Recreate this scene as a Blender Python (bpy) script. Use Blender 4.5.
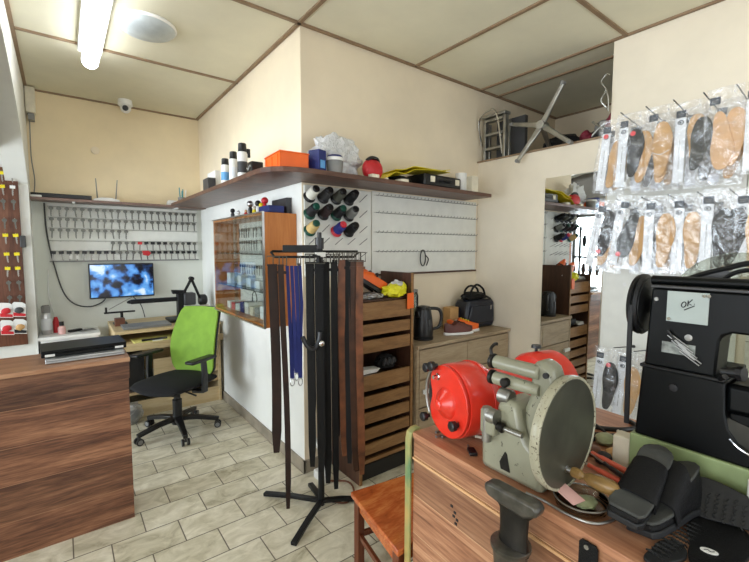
import bpy, bmesh, math, random
from mathutils import Vector, Matrix
R = math.radians; PI = math.pi
rnd = random.Random(7)
for o in list(bpy.data.objects): bpy.data.objects.remove(o)
sc = bpy.context.scene
col = sc.collection

# ------------------------------------------------------------------ camera
cd = bpy.data.cameras.new('camera'); cam = bpy.data.objects.new('camera', cd); col.objects.link(cam)
cd.sensor_fit = 'HORIZONTAL'; cd.sensor_width = 36.0; cd.lens = 36.0*409.15/749.0
cd.clip_start = 0.02; cd.clip_end = 60
def cam_mat(yaw, pitch, roll):
    cy, sy, cp, sp = math.cos(yaw), math.sin(yaw), math.cos(pitch), math.sin(pitch)
    fw = Vector((sy*cp, cy*cp, sp)); r = Vector((cy, -sy, 0)); u = r.cross(fw)
    c, s = math.cos(roll), math.sin(roll)
    r2 = r*c + u*s; u2 = -r*s + u*c
    m = Matrix.Identity(4)
    for i in range(3):
        m[i][0] = r2[i]; m[i][1] = u2[i]; m[i][2] = -fw[i]
    return m
cam.matrix_world = Matrix.Translation((0, 0, 1.5)) @ cam_mat(R(37.403), R(-4.483), R(0.158))
sc.camera = cam

# ------------------------------------------------------------------ world, lights, exposure
w = bpy.data.worlds.new('world'); sc.world = w; w.use_nodes = True
bg = w.node_tree.nodes['Background']; bg.inputs[0].default_value = (0.80, 0.90, 1.0, 1); bg.inputs[1].default_value = 1.2
sc.view_settings.view_transform = 'Standard'; sc.view_settings.look = 'None'
sc.view_settings.exposure = 0.33; sc.view_settings.gamma = 1.0; sc.view_settings.use_curve_mapping = False
def area(name, loc, direction, sx, sy, power, color):
    l = bpy.data.lights.new(name, 'AREA'); l.shape = 'RECTANGLE'; l.size = sx; l.size_y = sy; l.energy = power; l.color = color
    o = bpy.data.objects.new(name, l); col.objects.link(o); o.location = loc
    o.rotation_euler = Vector(direction).to_track_quat('-Z', 'Y').to_euler()
    return o
# daylight through the shop window (left) and the glazed front behind the camera; bay window light added to brighten the lower side wall
area('added_bay_window_light', (-2.73, 3.0, 1.35), (1, 0.0, 0.0), 2.4, 1.7, 195, (0.93, 0.97, 1.0))
area('daylight_shop_window', (-2.50, -0.2, 1.45), (1, 0.0, -0.02), 2.0, 2.0, 50, (0.95, 0.97, 1.0))
area('daylight_shop_front', (1.0, -1.50, 1.45), (0, 1, -0.02), 3.0, 2.0, 20, (1.0, 0.98, 0.95))
TUBE_E = 8.2

# ------------------------------------------------------------------ materials
def lin(c):
    return tuple(((v/255)/12.92 if v/255 <= 0.04045 else ((v/255+0.055)/1.055)**2.4) for v in c)
def rgba(c): return (*lin(c), 1.0)
class N:
    def __init__(s, name):
        s.m = bpy.data.materials.new(name); s.m.use_nodes = True; s.t = s.m.node_tree
        s.b = s.t.nodes['Principled BSDF']; s.out = s.t.nodes['Material Output']
    def n(s, typ, **k):
        nd = s.t.nodes.new(typ)
        for a, v in k.items(): setattr(nd, a, v)
        return nd
    def l(s, a, b): s.t.links.new(a, b)
    def co(s, scale=(1, 1, 1), loc=(0, 0, 0), rot=(0, 0, 0)):
        tc = s.n('ShaderNodeTexCoord'); mp = s.n('ShaderNodeMapping')
        mp.inputs['Scale'].default_value = scale; mp.inputs['Location'].default_value = loc; mp.inputs['Rotation'].default_value = rot
        s.l(tc.outputs['Object'], mp.inputs['Vector']); return mp.outputs[0]
    def noise(s, vec, scale=5, detail=4, rough=0.5, dist=0):
        nd = s.n('ShaderNodeTexNoise'); nd.inputs['Scale'].default_value = scale; nd.inputs['Detail'].default_value = detail
        nd.inputs['Roughness'].default_value = rough; nd.inputs['Distortion'].default_value = dist
        if vec is not None: s.l(vec, nd.inputs['Vector'])
        return nd.outputs['Fac']
    def ramp(s, fac, stops):
        r = s.n('ShaderNodeValToRGB'); e = r.color_ramp.elements
        while len(e) < len(stops): e.new(0.5)
        for el, (p, c) in zip(e, stops): el.position = p; el.color = c if len(c) == 4 else rgba(c)
        s.l(fac, r.inputs[0]); return r.outputs[0]
    def bump(s, h, strength=0.2, dist=0.002):
        b = s.n('ShaderNodeBump'); b.inputs['Strength'].default_value = strength; b.inputs['Distance'].default_value = dist
        s.l(h, b.inputs['Height']); s.l(b.outputs[0], s.b.inputs['Normal'])
def mat(name, c, rough=0.5, metal=0.0, var=0.06, vs=12, bump=0.0, bs=60, coat=0.0, trans=0.0, alpha=1.0, spec=None):
    m = N(name)
    c1 = tuple(max(0, v*(1-var)) for v in c); c2 = tuple(min(255, v*(1+var)) for v in c)
    v = m.co()
    m.l(m.ramp(m.noise(v, vs), [(0.3, c1), (0.7, c2)]), m.b.inputs['Base Color'])
    m.b.inputs['Roughness'].default_value = rough; m.b.inputs['Metallic'].default_value = metal
    m.b.inputs['Coat Weight'].default_value = coat; m.b.inputs['Transmission Weight'].default_value = trans
    m.b.inputs['Alpha'].default_value = alpha
    if spec is not None: m.b.inputs['Specular IOR Level'].default_value = spec
    if bump: m.bump(m.noise(v, bs, 3), bump)
    return m.m
def wood(name, stops, sc_=(1.2, 14, 14), rough=0.42, dist=1.2, scale=1.0, coat=0.1, fine=0.35, joints=None, spec=0.4):
    """streaky grain; the small component of sc_ is the grain direction"""
    m = N(name)
    v = m.co(scale=sc_)
    a = m.noise(v, scale, 6, 0.6, dist)
    v2 = m.co(scale=tuple(q*4 for q in sc_), loc=(3.1, 1.7, 5.2))
    b = m.noise(v2, scale*2, 4, 0.6, 0.4)
    mx = m.n('ShaderNodeMix'); mx.data_type = 'FLOAT'; mx.inputs[0].default_value = fine
    m.l(a, mx.inputs[2]); m.l(b, mx.inputs[3])
    c = m.ramp(mx.outputs[0], stops)
    if joints:
        axis, pitch, jc = joints      # pale joint lines between planks
        tc = m.n('ShaderNodeTexCoord'); sp = m.n('ShaderNodeSeparateXYZ'); m.l(tc.outputs['Object'], sp.inputs[0])
        d = m.n('ShaderNodeMath', operation='DIVIDE'); m.l(sp.outputs[axis], d.inputs[0]); d.inputs[1].default_value = pitch
        f = m.n('ShaderNodeMath', operation='FRACT'); m.l(d.outputs[0], f.inputs[0])
        g = m.n('ShaderNodeMath', operation='LESS_THAN'); m.l(f.outputs[0], g.inputs[0]); g.inputs[1].default_value = 0.02
        fl = m.n('ShaderNodeMath', operation='FLOOR'); m.l(d.outputs[0], fl.inputs[0])
        wn = m.n('ShaderNodeTexWhiteNoise', noise_dimensions='1D'); m.l(fl.outputs[0], wn.inputs['W'])
        mr = m.n('ShaderNodeMapRange'); mr.inputs[3].default_value = 0.72; mr.inputs[4].default_value = 1.15; m.l(wn.outputs[0], mr.inputs[0])
        hv = m.n('ShaderNodeHueSaturation'); m.l(mr.outputs[0], hv.inputs['Value']); m.l(c, hv.inputs['Color'])
        mc = m.n('ShaderNodeMix'); mc.data_type = 'RGBA'; m.l(g.outputs[0], mc.inputs[0]); m.l(hv.outputs[0], mc.inputs[6]); mc.inputs[7].default_value = rgba(jc)
        c = mc.outputs[2]
    m.l(c, m.b.inputs['Base Color'])
    m.b.inputs['Roughness'].default_value = rough; m.b.inputs['Coat Weight'].default_value = coat; m.b.inputs['Specular IOR Level'].default_value = spec
    m.bump(mx.outputs[0], 0.12, 0.001)
    return m.m
def emit(name, c, s):
    m = N(name); m.b.inputs['Base Color'].default_value = rgba(c); m.b.inputs['Emission Color'].default_value = rgba(c); m.b.inputs['Emission Strength'].default_value = s
    return m.m
def film(name, amount=0.08, tint=(254, 254, 255), rough=0.14, diff=0.11):
    m = N(name); t = m.n('ShaderNodeBsdfTransparent'); t.inputs[0].default_value = rgba(tint)
    g = m.n('ShaderNodeBsdfGlossy'); g.inputs['Roughness'].default_value = rough
    d = m.n('ShaderNodeBsdfDiffuse'); d.inputs[0].default_value = (0.93, 0.95, 0.97, 1)
    v = m.co(); h = m.noise(v, 13, 3, 0.5, 1.2)
    b = m.n('ShaderNodeBump'); b.inputs['Strength'].default_value = 0.9; b.inputs['Distance'].default_value = 0.012; m.l(h, b.inputs['Height'])
    m.l(b.outputs[0], g.inputs['Normal'])
    m1 = m.n('ShaderNodeMixShader'); m1.inputs[0].default_value = amount; m.l(t.outputs[0], m1.inputs[1]); m.l(g.outputs[0], m1.inputs[2])
    crease = m.ramp(h, [(0.50, (diff*0.25, diff*0.25, diff*0.25, 1)), (0.60, (diff, diff, diff, 1)), (0.70, (diff*3, diff*3, diff*3, 1))])
    m2 = m.n('ShaderNodeMixShader'); m.l(crease, m2.inputs[0]); m.l(m1.outputs[0], m2.inputs[1]); m.l(d.outputs[0], m2.inputs[2])
    m.l(m2.outputs[0], m.out.inputs['Surface']); return m.m
def glass(name, refl=0.25, tint=(225, 235, 232)):
    m = N(name); t = m.n('ShaderNodeBsdfTransparent'); t.inputs[0].default_value = rgba(tint)
    g = m.n('ShaderNodeBsdfGlossy'); g.inputs['Roughness'].default_value = 0.01
    lw = m.n('ShaderNodeLayerWeight'); lw.inputs[0].default_value = refl
    m1 = m.n('ShaderNodeMixShader'); m.l(lw.outputs['Fresnel'], m1.inputs[0]); m.l(t.outputs[0], m1.inputs[1]); m.l(g.outputs[0], m1.inputs[2])
    m.l(m1.outputs[0], m.out.inputs['Surface']); return m.m

def sheet_glass(name, k, tint=(246, 250, 248)):
    m = N(name); t = m.n('ShaderNodeBsdfTransparent'); t.inputs[0].default_value = rgba(tint)
    g = m.n('ShaderNodeBsdfGlossy'); g.inputs['Roughness'].default_value = 0.01
    m1 = m.n('ShaderNodeMixShader'); m1.inputs[0].default_value = k; m.l(t.outputs[0], m1.inputs[1]); m.l(g.outputs[0], m1.inputs[2])
    m.l(m1.outputs[0], m.out.inputs['Surface']); return m.m
def paint(name, top, low=None, zsplit=1.93, rough=0.85):
    m = N(name); v = m.co(); n = m.noise(v, 1.3, 5, 0.6)
    def two(c): return m.ramp(n, [(0.3, tuple(q*0.955 for q in c)), (0.7, tuple(min(255, q*1.03) for q in c))])
    a = two(top)
    if low:
        b = two(low); tc = m.n('ShaderNodeTexCoord'); sp = m.n('ShaderNodeSeparateXYZ'); m.l(tc.outputs['Object'], sp.inputs[0])
        g = m.n('ShaderNodeMath', operation='GREATER_THAN'); m.l(sp.outputs[2], g.inputs[0]); g.inputs[1].default_value = zsplit
        mc = m.n('ShaderNodeMix'); mc.data_type = 'RGBA'; m.l(g.outputs[0], mc.inputs[0]); m.l(b, mc.inputs[6]); m.l(a, mc.inputs[7]); a = mc.outputs[2]
    m.l(a, m.b.inputs['Base Color']); m.b.inputs['Roughness'].default_value = rough; m.b.inputs['Specular IOR Level'].default_value = 0.2
    m.bump(m.noise(m.co(), 90, 3), 0.06); return m.m
M = {}
M['wall'] = paint('wall_beige_paint', (236, 222, 197))
M['wall_two'] = paint('wall_two_tone_paint', (236, 222, 196), (234, 235, 230))
M['wall_far'] = paint('wall_far_two_tone_paint', (236, 219, 184), (222, 225, 216))
M['wall_white'] = paint('wall_white_paint', (228, 228, 222))
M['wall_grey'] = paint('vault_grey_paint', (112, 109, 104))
M['ceil'] = paint('ceiling_panel_cream', (224, 219, 196))
M['batten'] = mat('ceiling_batten_brown', (142, 118, 92), 0.6)
def floor_mat():
    m = N('floor_tiles'); tc = m.n('ShaderNodeTexCoord'); mp = m.n('ShaderNodeMapping'); m.l(tc.outputs['Object'], mp.inputs[0])
    mp.inputs['Location'].default_value = (-0.137, 0.03, 0)
    br = m.n('ShaderNodeTexBrick'); m.l(mp.outputs[0], br.inputs['Vector'])
    br.inputs['Scale'].default_value = 1.0; br.inputs['Brick Width'].default_value = 0.31; br.inputs['Row Height'].default_value = 0.20
    br.inputs['Mortar Size'].default_value = 0.0032; br.inputs['Mortar Smooth'].default_value = 0.15; br.offset = 0.5
    br.inputs['Color1'].default_value = (0, 0, 0, 1); br.inputs['Color2'].default_value = (1, 1, 1, 1); br.inputs['Bias'].default_value = 0
    n1 = m.noise(m.co((1, 1.6, 1)), 7, 7, 0.65, 0.8)
    add = m.n('ShaderNodeMath', operation='MULTIPLY_ADD'); m.l(br.outputs['Color'], add.inputs[0]); add.inputs[1].default_value = 0.14; m.l(n1, add.inputs[2])
    c = m.ramp(add.outputs[0], [(0.30, (152, 143, 116)), (0.48, (202, 194, 168)), (0.75, (236, 229, 208))])
    mc = m.n('ShaderNodeMix'); mc.data_type = 'RGBA'; m.l(br.outputs['Fac'], mc.inputs[0]); m.l(c, mc.inputs[6]); mc.inputs[7].default_value = rgba((112, 104, 88))
    m.l(mc.outputs[2], m.b.inputs['Base Color']); m.b.inputs['Roughness'].default_value = 0.42; m.b.inputs['Specular IOR Level'].default_value = 0.35
    iv = m.n('ShaderNodeMath', operation='SUBTRACT'); iv.inputs[0].default_value = 1; m.l(br.outputs['Fac'], iv.inputs[1])
    m.bump(iv.outputs[0], 0.5, 0.002); return m.m
M['floor'] = floor_mat()
M['skirt'] = mat('skirting_tile', (148, 138, 122), 0.5, var=0.12, vs=8)
def tile_mat():
    m = N('white_wall_tiles'); mp = m.co(rot=(0, PI/2, 0)); br = m.n('ShaderNodeTexBrick'); 
    mp2 = m.n('ShaderNodeTexCoord'); sx = m.n('ShaderNodeSeparateXYZ'); m.l(mp2.outputs['Object'], sx.inputs[0]); cb = m.n('ShaderNodeCombineXYZ')
    m.l(sx.outputs[1], cb.inputs[0]); m.l(sx.outputs[2], cb.inputs[1]); m.l(cb.outputs[0], br.inputs['Vector'])
    br.offset = 0; br.inputs['Scale'].default_value = 1; br.inputs['Brick Width'].default_value = 0.2; br.inputs['Row Height'].default_value = 0.2
    br.inputs['Mortar Size'].default_value = 0.003; br.inputs['Color1'].default_value = rgba((225, 224, 214)); br.inputs['Color2'].default_value = rgba((216, 216, 208)); br.inputs['Mortar'].default_value = rgba((150, 146, 136))
    m.l(br.outputs['Color'], m.b.inputs['Base Color']); m.b.inputs['Roughness'].default_value = 0.15; return m.m
M['tiles'] = tile_mat()
M['walnut'] = wood('walnut_laminate', [(0.30, (54, 32, 24)), (0.43, (92, 58, 42)), (0.54, (132, 90, 66)), (0.66, (166, 120, 90))], (1.1, 9, 13), joints=(2, 0.182, (146, 106, 80)))
M['walnut_top'] = wood('walnut_top_laminate', [(0.30, (112, 74, 54)), (0.5, (160, 116, 86)), (0.68, (196, 156, 122))], (1.1, 13, 13))
M['bench_wood'] = wood('bench_red_walnut_laminate', [(0.30, (88, 54, 38)), (0.42, (138, 92, 66)), (0.54, (172, 124, 92)), (0.68, (206, 164, 128))], (11, 0.8, 15), fine=0.4, joints=(2, 0.148, (196, 156, 118)))
M['bench_top'] = wood('bench_top_laminate', [(0.30, (128, 80, 58)), (0.5, (176, 124, 92)), (0.68, (210, 164, 128))], (12, 0.9, 12))
M['shelf_wood'] = wood('shelf_dark_wood', [(0.3, (64, 42, 34)), (0.5, (96, 66, 54)), (0.7, (122, 90, 74))], (2, 12, 12))
M['shelf_far'] = wood('far_shelf_wood', [(0.3, (92, 70, 62)), (0.5, (122, 98, 88)), (0.7, (144, 120, 108))], (1.5, 12, 12))
M['drawer_wood'] = wood('drawer_brown_wood', [(0.28, (104, 72, 40)), (0.5, (140, 102, 62)), (0.7, (164, 126, 82))], (2.5, 16, 16))
M['drawer_side'] = wood('drawer_side_dark_wood', [(0.28, (52, 34, 26)), (0.5, (76, 50, 38)), (0.7, (98, 68, 52))], (14, 14, 1.2))
M['oak'] = wood('dresser_pale_oak', [(0.28, (124, 106, 82)), (0.5, (160, 140, 112)), (0.72, (184, 166, 138))], (1.6, 14, 14), rough=0.55)
M['teak'] = wood('cabinet_orange_wood', [(0.28, (168, 96, 40)), (0.5, (192, 118, 56)), (0.7, (206, 136, 74))], (12, 12, 1.0), rough=0.4)
M['stool'] = wood('stool_red_wood', [(0.28, (132, 58, 26)), (0.48, (184, 92, 44)), (0.7, (220, 138, 74))], (3, 11, 11), rough=0.25, coat=0.5)
M['stool_leg'] = wood('stool_leg_wood', [(0.28, (72, 34, 20)), (0.5, (104, 54, 32)), (0.7, (132, 76, 46))], (11, 11, 1.2), rough=0.35)
M['ply'] = wood('desk_plywood', [(0.28, (182, 156, 112)), (0.5, (208, 184, 140)), (0.72, (224, 204, 164))], (1.5, 12, 12), rough=0.6)
M['keywood'] = wood('key_panel_brown_wood', [(0.28, (70, 38, 26)), (0.5, (102, 62, 44)), (0.7, (126, 84, 62))], (14, 14, 1.5))
M['black'] = mat('black_plastic', (20, 20, 22), 0.38)
M['blackmat'] = mat('black_matte_fabric', (15, 15, 17), 0.9, bump=0.4, bs=300)
M['blackmetal'] = mat('black_painted_metal', (16, 17, 18), 0.45, 0.0, spec=0.3)
M['gloss'] = mat('black_enamel', (6, 8, 9), 0.36, coat=0.0, var=0.2, spec=0.2)
M['darkgrey'] = mat('dark_grey', (58, 58, 60), 0.5)
M['grey'] = mat('mid_grey', (128, 128, 126), 0.5)
M['silver'] = mat('brushed_silver', (196, 196, 196), 0.28, 1.0)
M['steel'] = mat('dull_steel', (150, 148, 142), 0.4, 0.9, var=0.15)
M['chrome'] = mat('chrome', (220, 220, 220), 0.08, 1.0, var=0.01)
M['white'] = mat('white_plastic', (232, 232, 228), 0.45, var=0.02)
M['whiteboard'] = mat('white_board', (226, 227, 220), 0.6, var=0.02)
M['cream'] = mat('cream_plastic', (222, 214, 192), 0.5)
M['green_fabric'] = mat('lime_green_mesh', (132, 172, 60), 0.8, bump=0.4, bs=400, var=0.05)
M['redpaint'] = mat('red_enamel', (214, 48, 32), 0.28, coat=0.3, var=0.06)
M['red'] = mat('red_plastic', (196, 36, 44), 0.45)
M['orange'] = mat('orange_plastic', (240, 104, 24), 0.4, var=0.03)
M['blue'] = mat('navy_blue', (30, 44, 110), 0.5)
M['royal'] = mat('royal_blue_fabric', (18, 32, 104), 0.7)
M['yellow'] = mat('yellow_plastic', (232, 212, 24), 0.5)
M['pink'] = mat('pink_paper', (236, 188, 182), 0.7, var=0.02)
M['tan'] = mat('tan_leather', (194, 152, 98), 0.6, var=0.05, bump=0.15, bs=200)
M['skin'] = mat('pale_tan_insole', (214, 172, 128), 0.6, var=0.05)
M['reddot'] = mat('red_sticker', (232, 72, 76), 0.5, var=0.02)
M['inkblue'] = mat('dark_header_print', (40, 52, 66), 0.5, var=0.2, vs=90)
M['ink'] = mat('ink', (26, 26, 28), 0.6)
M['card'] = mat('white_card', (226, 230, 234), 0.55, var=0.02)
M['film'] = film('clear_packet_film')
M['acrylic'] = glass('clear_acrylic', 0.35, (222, 224, 216))
M['cabglass'] = sheet_glass('cabinet_glass', 0.15)
M['pane'] = glass('window_glass', 0.3, (245, 248, 250))
M['bag_white'] = film('white_carrier_bag', 0.2, (238, 240, 240), 0.3, 0.33)
def bagm():
    m = N('crumpled_white_bag'); v = m.co(); m.b.inputs['Base Color'].default_value = rgba((242, 243, 243)); m.b.inputs['Roughness'].default_value = 0.3
    m.b.inputs['Transmission Weight'].default_value = 0.15; m.bump(m.noise(v, 34, 5, 0.6, 1.0), 1.0, 0.02); return m.m
M['bag'] = bagm()
def worn(name, base, chip, rough=0.35, thr=0.63, scale=45, metal=0.0):
    m = N(name); v = m.co(); n = m.noise(v, scale, 5, 0.6, 0.3); n2 = m.noise(m.co(), 4, 4)
    a = m.ramp(n2, [(0.3, tuple(q*0.88 for q in base)), (0.7, tuple(min(255, q*1.08) for q in base))])
    k = m.ramp(n, [(thr, (0, 0, 0, 1)), (thr+0.02, (1, 1, 1, 1))])
    mc = m.n('ShaderNodeMix'); mc.data_type = 'RGBA'; m.l(k, mc.inputs[0]); m.l(a, mc.inputs[6]); mc.inputs[7].default_value = rgba(chip)
    m.l(mc.outputs[2], m.b.inputs['Base Color']); m.b.inputs['Roughness'].default_value = rough; m.b.inputs['Metallic'].default_value = metal; m.b.inputs['Coat Weight'].default_value = 0.2
    return m.m
M['machine'] = worn('worn_grey_green_enamel', (146, 145, 124), (70, 64, 50), thr=0.65)
M['rim'] = worn('chipped_cream_rim', (178, 174, 150), (84, 76, 58), thr=0.60, scale=120)
M['dish'] = mat('dark_oily_dish', (82, 82, 70), 0.4, 0.35, var=0.2, vs=6)
M['iron'] = mat('dark_cast_iron', (36, 34, 31), 0.42, 0.6, var=0.25, vs=20, bump=0.2, bs=90)
M['irontop'] = mat('rubbed_iron', (92, 90, 84), 0.4, 0.75, var=0.2, vs=30)
M['green_base'] = mat('green_enamel_base', (134, 150, 104), 0.45, var=0.08, vs=9)
M['rubber'] = mat('black_rubber', (16, 17, 19), 0.6, bump=0.3, bs=150)
M['suede'] = mat('grey_footbed', (62, 63, 60), 0.85, var=0.14, bump=0.5, bs=260)
M['leather_black'] = mat('black_leather', (12, 12, 13), 0.6, bump=0.9, bs=220, spec=0.25)
M['buckle'] = mat('aged_buckle_metal', (92, 88, 80), 0.4, 0.8)
M['navybag'] = mat('navy_leather_bag', (22, 28, 40), 0.35, bump=0.2, bs=90)
M['belt_brown'] = mat('dark_brown_leather', (38, 22, 17), 0.45, var=0.25, spec=0.3)
M['belt_choc'] = mat('chocolate_leather', (60, 38, 26), 0.45, var=0.25, spec=0.3)
M['belt_tan'] = mat('cognac_leather', (100, 60, 37), 0.42, var=0.3, spec=0.35)
M['brownshoe'] = mat('brown_shoe_leather', (92, 48, 40), 0.5, var=0.1)
M['strap'] = N('worn_green_band').m
def strapm():
    m = N('green_yellow_band'); tc = m.n('ShaderNodeTexCoord'); sp = m.n('ShaderNodeSeparateXYZ'); m.l(m.co((1, 1, 1)), sp.inputs[0])
    n = m.noise(m.co((3, 3, 1.6)), 3.2, 4); m.l(m.ramp(n, [(0.38, (176, 150, 88)), (0.5, (150, 148, 92)), (0.62, (96, 128, 88))]), m.b.inputs['Base Color'])
    m.b.inputs['Roughness'].default_value = 0.45; return m.m
M['strap'] = strapm()
M['woodhandle'] = wood('turned_handle_wood', [(0.3, (84, 62, 32)), (0.5, (136, 106, 60)), (0.7, (168, 136, 84))], (14, 2, 14), rough=0.35)
M['soap'] = mat('green_soap', (158, 166, 128), 0.5, var=0.1, vs=30)
M['tube'] = emit('fluorescent_tube', (246, 250, 255), TUBE_E)
M['tube_near'] = emit('fluorescent_tube_near', (246, 250, 255), TUBE_E*0.6)
M['mirror'] = mat('mirror_silver', (236, 240, 240), 0.015, 1.0, var=0.0)

def screen_mat():
    m = N('monitor_picture'); v = m.co((1, 1, 1)); vo = m.n('ShaderNodeTexVoronoi'); vo.inputs['Scale'].default_value = 9; m.l(m.co((1, 1, 1.4)), vo.inputs['Vector'])
    n = m.noise(v, 9, 3, 0.45, 0.3)
    a = m.ramp(n, [(0.39, (8, 12, 24)), (0.44, (30, 54, 96)), (0.50, (66, 128, 204)), (0.60, (104, 170, 232)), (0.68, (214, 232, 250))])
    m.b.inputs['Base Color'].default_value = (0, 0, 0, 1); m.l(a, m.b.inputs['Emission Color']); m.b.inputs['Emission Strength'].default_value = 0.9
    m.b.inputs['Roughness'].default_value = 0.15; return m.m
M['screen'] = screen_mat()

# ------------------------------------------------------------------ geometry helpers
WM = {}
def thing(name, label, cat, loc=(0, 0, 0), rotz=0.0, group=None, rot=None):
    o = bpy.data.objects.new(name, None); col.objects.link(o); o.empty_display_size = 0.05
    o.location = loc; o.rotation_euler = rot or (0, 0, rotz); o['label'] = label; o['category'] = cat
    if group: o['group'] = group
    WM[o.name] = Matrix.Translation(loc) @ o.rotation_euler.to_matrix().to_4x4()
    return o
def tag(o, label, cat, group=None):
    o['label'] = label; o['category'] = cat
    if group: o['group'] = group
    return o
def finish(bm, name, mats, smooth=True, bev=0.0, sub=0, seg=2):
    me = bpy.data.meshes.new(name)
    bmesh.ops.recalc_face_normals(bm, faces=bm.faces)
    if smooth:
        for f in bm.faces: f.smooth = True
    bm.to_mesh(me); bm.free()
    for m in (mats if isinstance(mats, (list, tuple)) else [mats]): me.materials.append(m)
    if smooth: me.set_sharp_from_angle(angle=R(38))
    o = bpy.data.objects.new(name, me); col.objects.link(o)
    if bev:
        b = o.modifiers.new('bevel', 'BEVEL'); b.width = bev; b.segments = seg; b.limit_method = 'ANGLE'; b.angle_limit = R(40)
    if sub:
        s = o.modifiers.new('sub', 'SUBSURF'); s.levels = sub; s.render_levels = sub
    return o
def obj(name, bm, mats, parent=None, smooth=True, bev=0.0, sub=0, local=False, label=None):
    """world-coordinate bmesh -> object under parent (mesh re-expressed in the parent's frame)"""
    root = parent
    if parent is not None and not local:
        bm.transform(WM[parent.name].inverted())
    o = finish(bm, name, mats, smooth, bev, sub)
    if parent is not None:
        o.parent = parent; WM[o.name] = WM[parent.name]
    else:
        WM[o.name] = Matrix.Identity(4)
    if label: o['label'] = label
    return o
def single(name, bm, mats, label, cat, group=None, origin=None, **k):
    """one-mesh thing whose origin is moved to its base"""
    c = origin
    if c is None:
        xs = [v.co for v in bm.verts]
        c = (sum(v.x for v in xs)/len(xs), sum(v.y for v in xs)/len(xs), min(v.z for v in xs))
    bm.transform(Matrix.Translation(-Vector(c)))
    o = finish(bm, name, mats, **k); o.location = c; WM[o.name] = Matrix.Translation(c)
    return tag(o, label, cat, group)
def struct(name, bm, m, **k):
    o = obj(name, bm, m, None, **k); o['kind'] = 'structure'; return o
def B(): return bmesh.new()
def mi(bm, n0, i):
    bm.faces.ensure_lookup_table()
    for f in bm.faces[n0:]: f.material_index = i
def box(bm, x0, x1, y0, y1, z0, z1, T=None, idx=0):
    n0 = len(bm.faces)
    c = Matrix.Translation(((x0+x1)/2, (y0+y1)/2, (z0+z1)/2)) @ Matrix.Diagonal((abs(x1-x0), abs(y1-y0), abs(z1-z0), 1))
    bmesh.ops.create_cube(bm, size=1, matrix=(T @ c) if T else c)
    if idx: mi(bm, n0, idx)
    return bm
def frame(p, q):
    p = Vector(p); q = Vector(q); d = q-p; r = d.to_track_quat('Z', 'Y').to_matrix().to_4x4()
    return Matrix.Translation(p) @ r, d.length
def cyl(bm, p, q, r1, r2=None, seg=20, idx=0):
    n0 = len(bm.faces); m, L = frame(p, q); r2 = r1 if r2 is None else r2
    bmesh.ops.create_cone(bm, cap_ends=True, segments=seg, radius1=r1, radius2=max(r2, 1e-5), depth=L, matrix=m @ Matrix.Translation((0, 0, L/2)))
    if idx: mi(bm, n0, idx)
    return bm
def lathe(bm, p, q, prof, seg=32, idx=0, cap=True):
    """prof: list of (t along p->q in metres, radius)"""
    n0 = len(bm.faces); m, L = frame(p, q); rings = []
    for t, r in prof:
        rings.append([bm.verts.new(m @ Vector((math.cos(2*PI*i/seg)*r, math.sin(2*PI*i/seg)*r, t))) for i in range(seg)])
    for a, b in zip(rings, rings[1:]):
        for i in range(seg):
            bm.faces.new((a[i], a[(i+1) % seg], b[(i+1) % seg], b[i]))
    if cap:
        bm.faces.new(rings[0][::-1]); bm.faces.new(rings[-1])
    if idx: mi(bm, n0, idx)
    return bm
def tube(bm, pts, r, seg=8, closed=False, idx=0, smooth=True):
    n0 = len(bm.faces); P = [Vector(p) for p in pts]
    if smooth and len(P) > 2:
        Q = []; n = len(P); rng = range(n if closed else n-1)
        for i in rng:
            p0 = P[(i-1) % n] if (closed or i > 0) else P[i]; p1 = P[i]; p2 = P[(i+1) % n]
            p3 = P[(i+2) % n] if (closed or i+2 < n) else p2
            for k in range(5):
                t = k/5; Q.append(0.5*((2*p1)+(-p0+p2)*t+(2*p0-5*p1+4*p2-p3)*t*t+(-p0+3*p1-3*p2+p3)*t**3))
        if not closed: Q.append(P[-1])
        P = Q
    n = len(P); rings = []; up = None
    for i in range(n):
        d = (P[(i+1) % n]-P[i-1]) if closed else (P[min(i+1, n-1)]-P[max(i-1, 0)])
        if d.length < 1e-9: d = Vector((0, 0, 1))
        d.normalize()
        if up is None:
            up = Vector((0, 0, 1)) if abs(d.z) < 0.9 else Vector((1, 0, 0))
        a = up - d*up.dot(d)
        if a.length < 1e-6: a = d.orthogonal()
        a.normalize(); up = a; b = d.cross(a)
        rr = r[min(i, len(r)-1)] if isinstance(r, (list, tuple)) else r
        rings.append([bm.verts.new(P[i]+a*math.cos(2*PI*k/seg)*rr+b*math.sin(2*PI*k/seg)*rr) for k in range(seg)])
    prs = list(zip(rings, rings[1:])) + ([(rings[-1], rings[0])] if closed else [])
    for a, b in prs:
        for k in range(seg): bm.faces.new((a[k], a[(k+1) % seg], b[(k+1) % seg], b[k]))
    if not closed: bm.faces.new(rings[0][::-1]); bm.faces.new(rings[-1])
    if idx: mi(bm, n0, idx)
    return bm
def prism(bm, poly, o, u, v, n, d0, d1, idx=0):
    """polygon (a,b) in plane o + a*u + b*v, extruded along n from d0 to d1"""
    n0 = len(bm.faces); o = Vector(o); u = Vector(u); v = Vector(v); n = Vector(n)
    A = [bm.verts.new(o+u*a+v*b+n*d0) for a, b in poly]; C_ = [bm.verts.new(o+u*a+v*b+n*d1) for a, b in poly]
    f1 = bm.faces.new(A); f2 = bm.faces.new(C_[::-1]); k = len(poly)
    for i in range(k): bm.faces.new((A[i], C_[i], C_[(i+1) % k], A[(i+1) % k]))
    if idx: mi(bm, n0, idx)
    return bm
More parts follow.
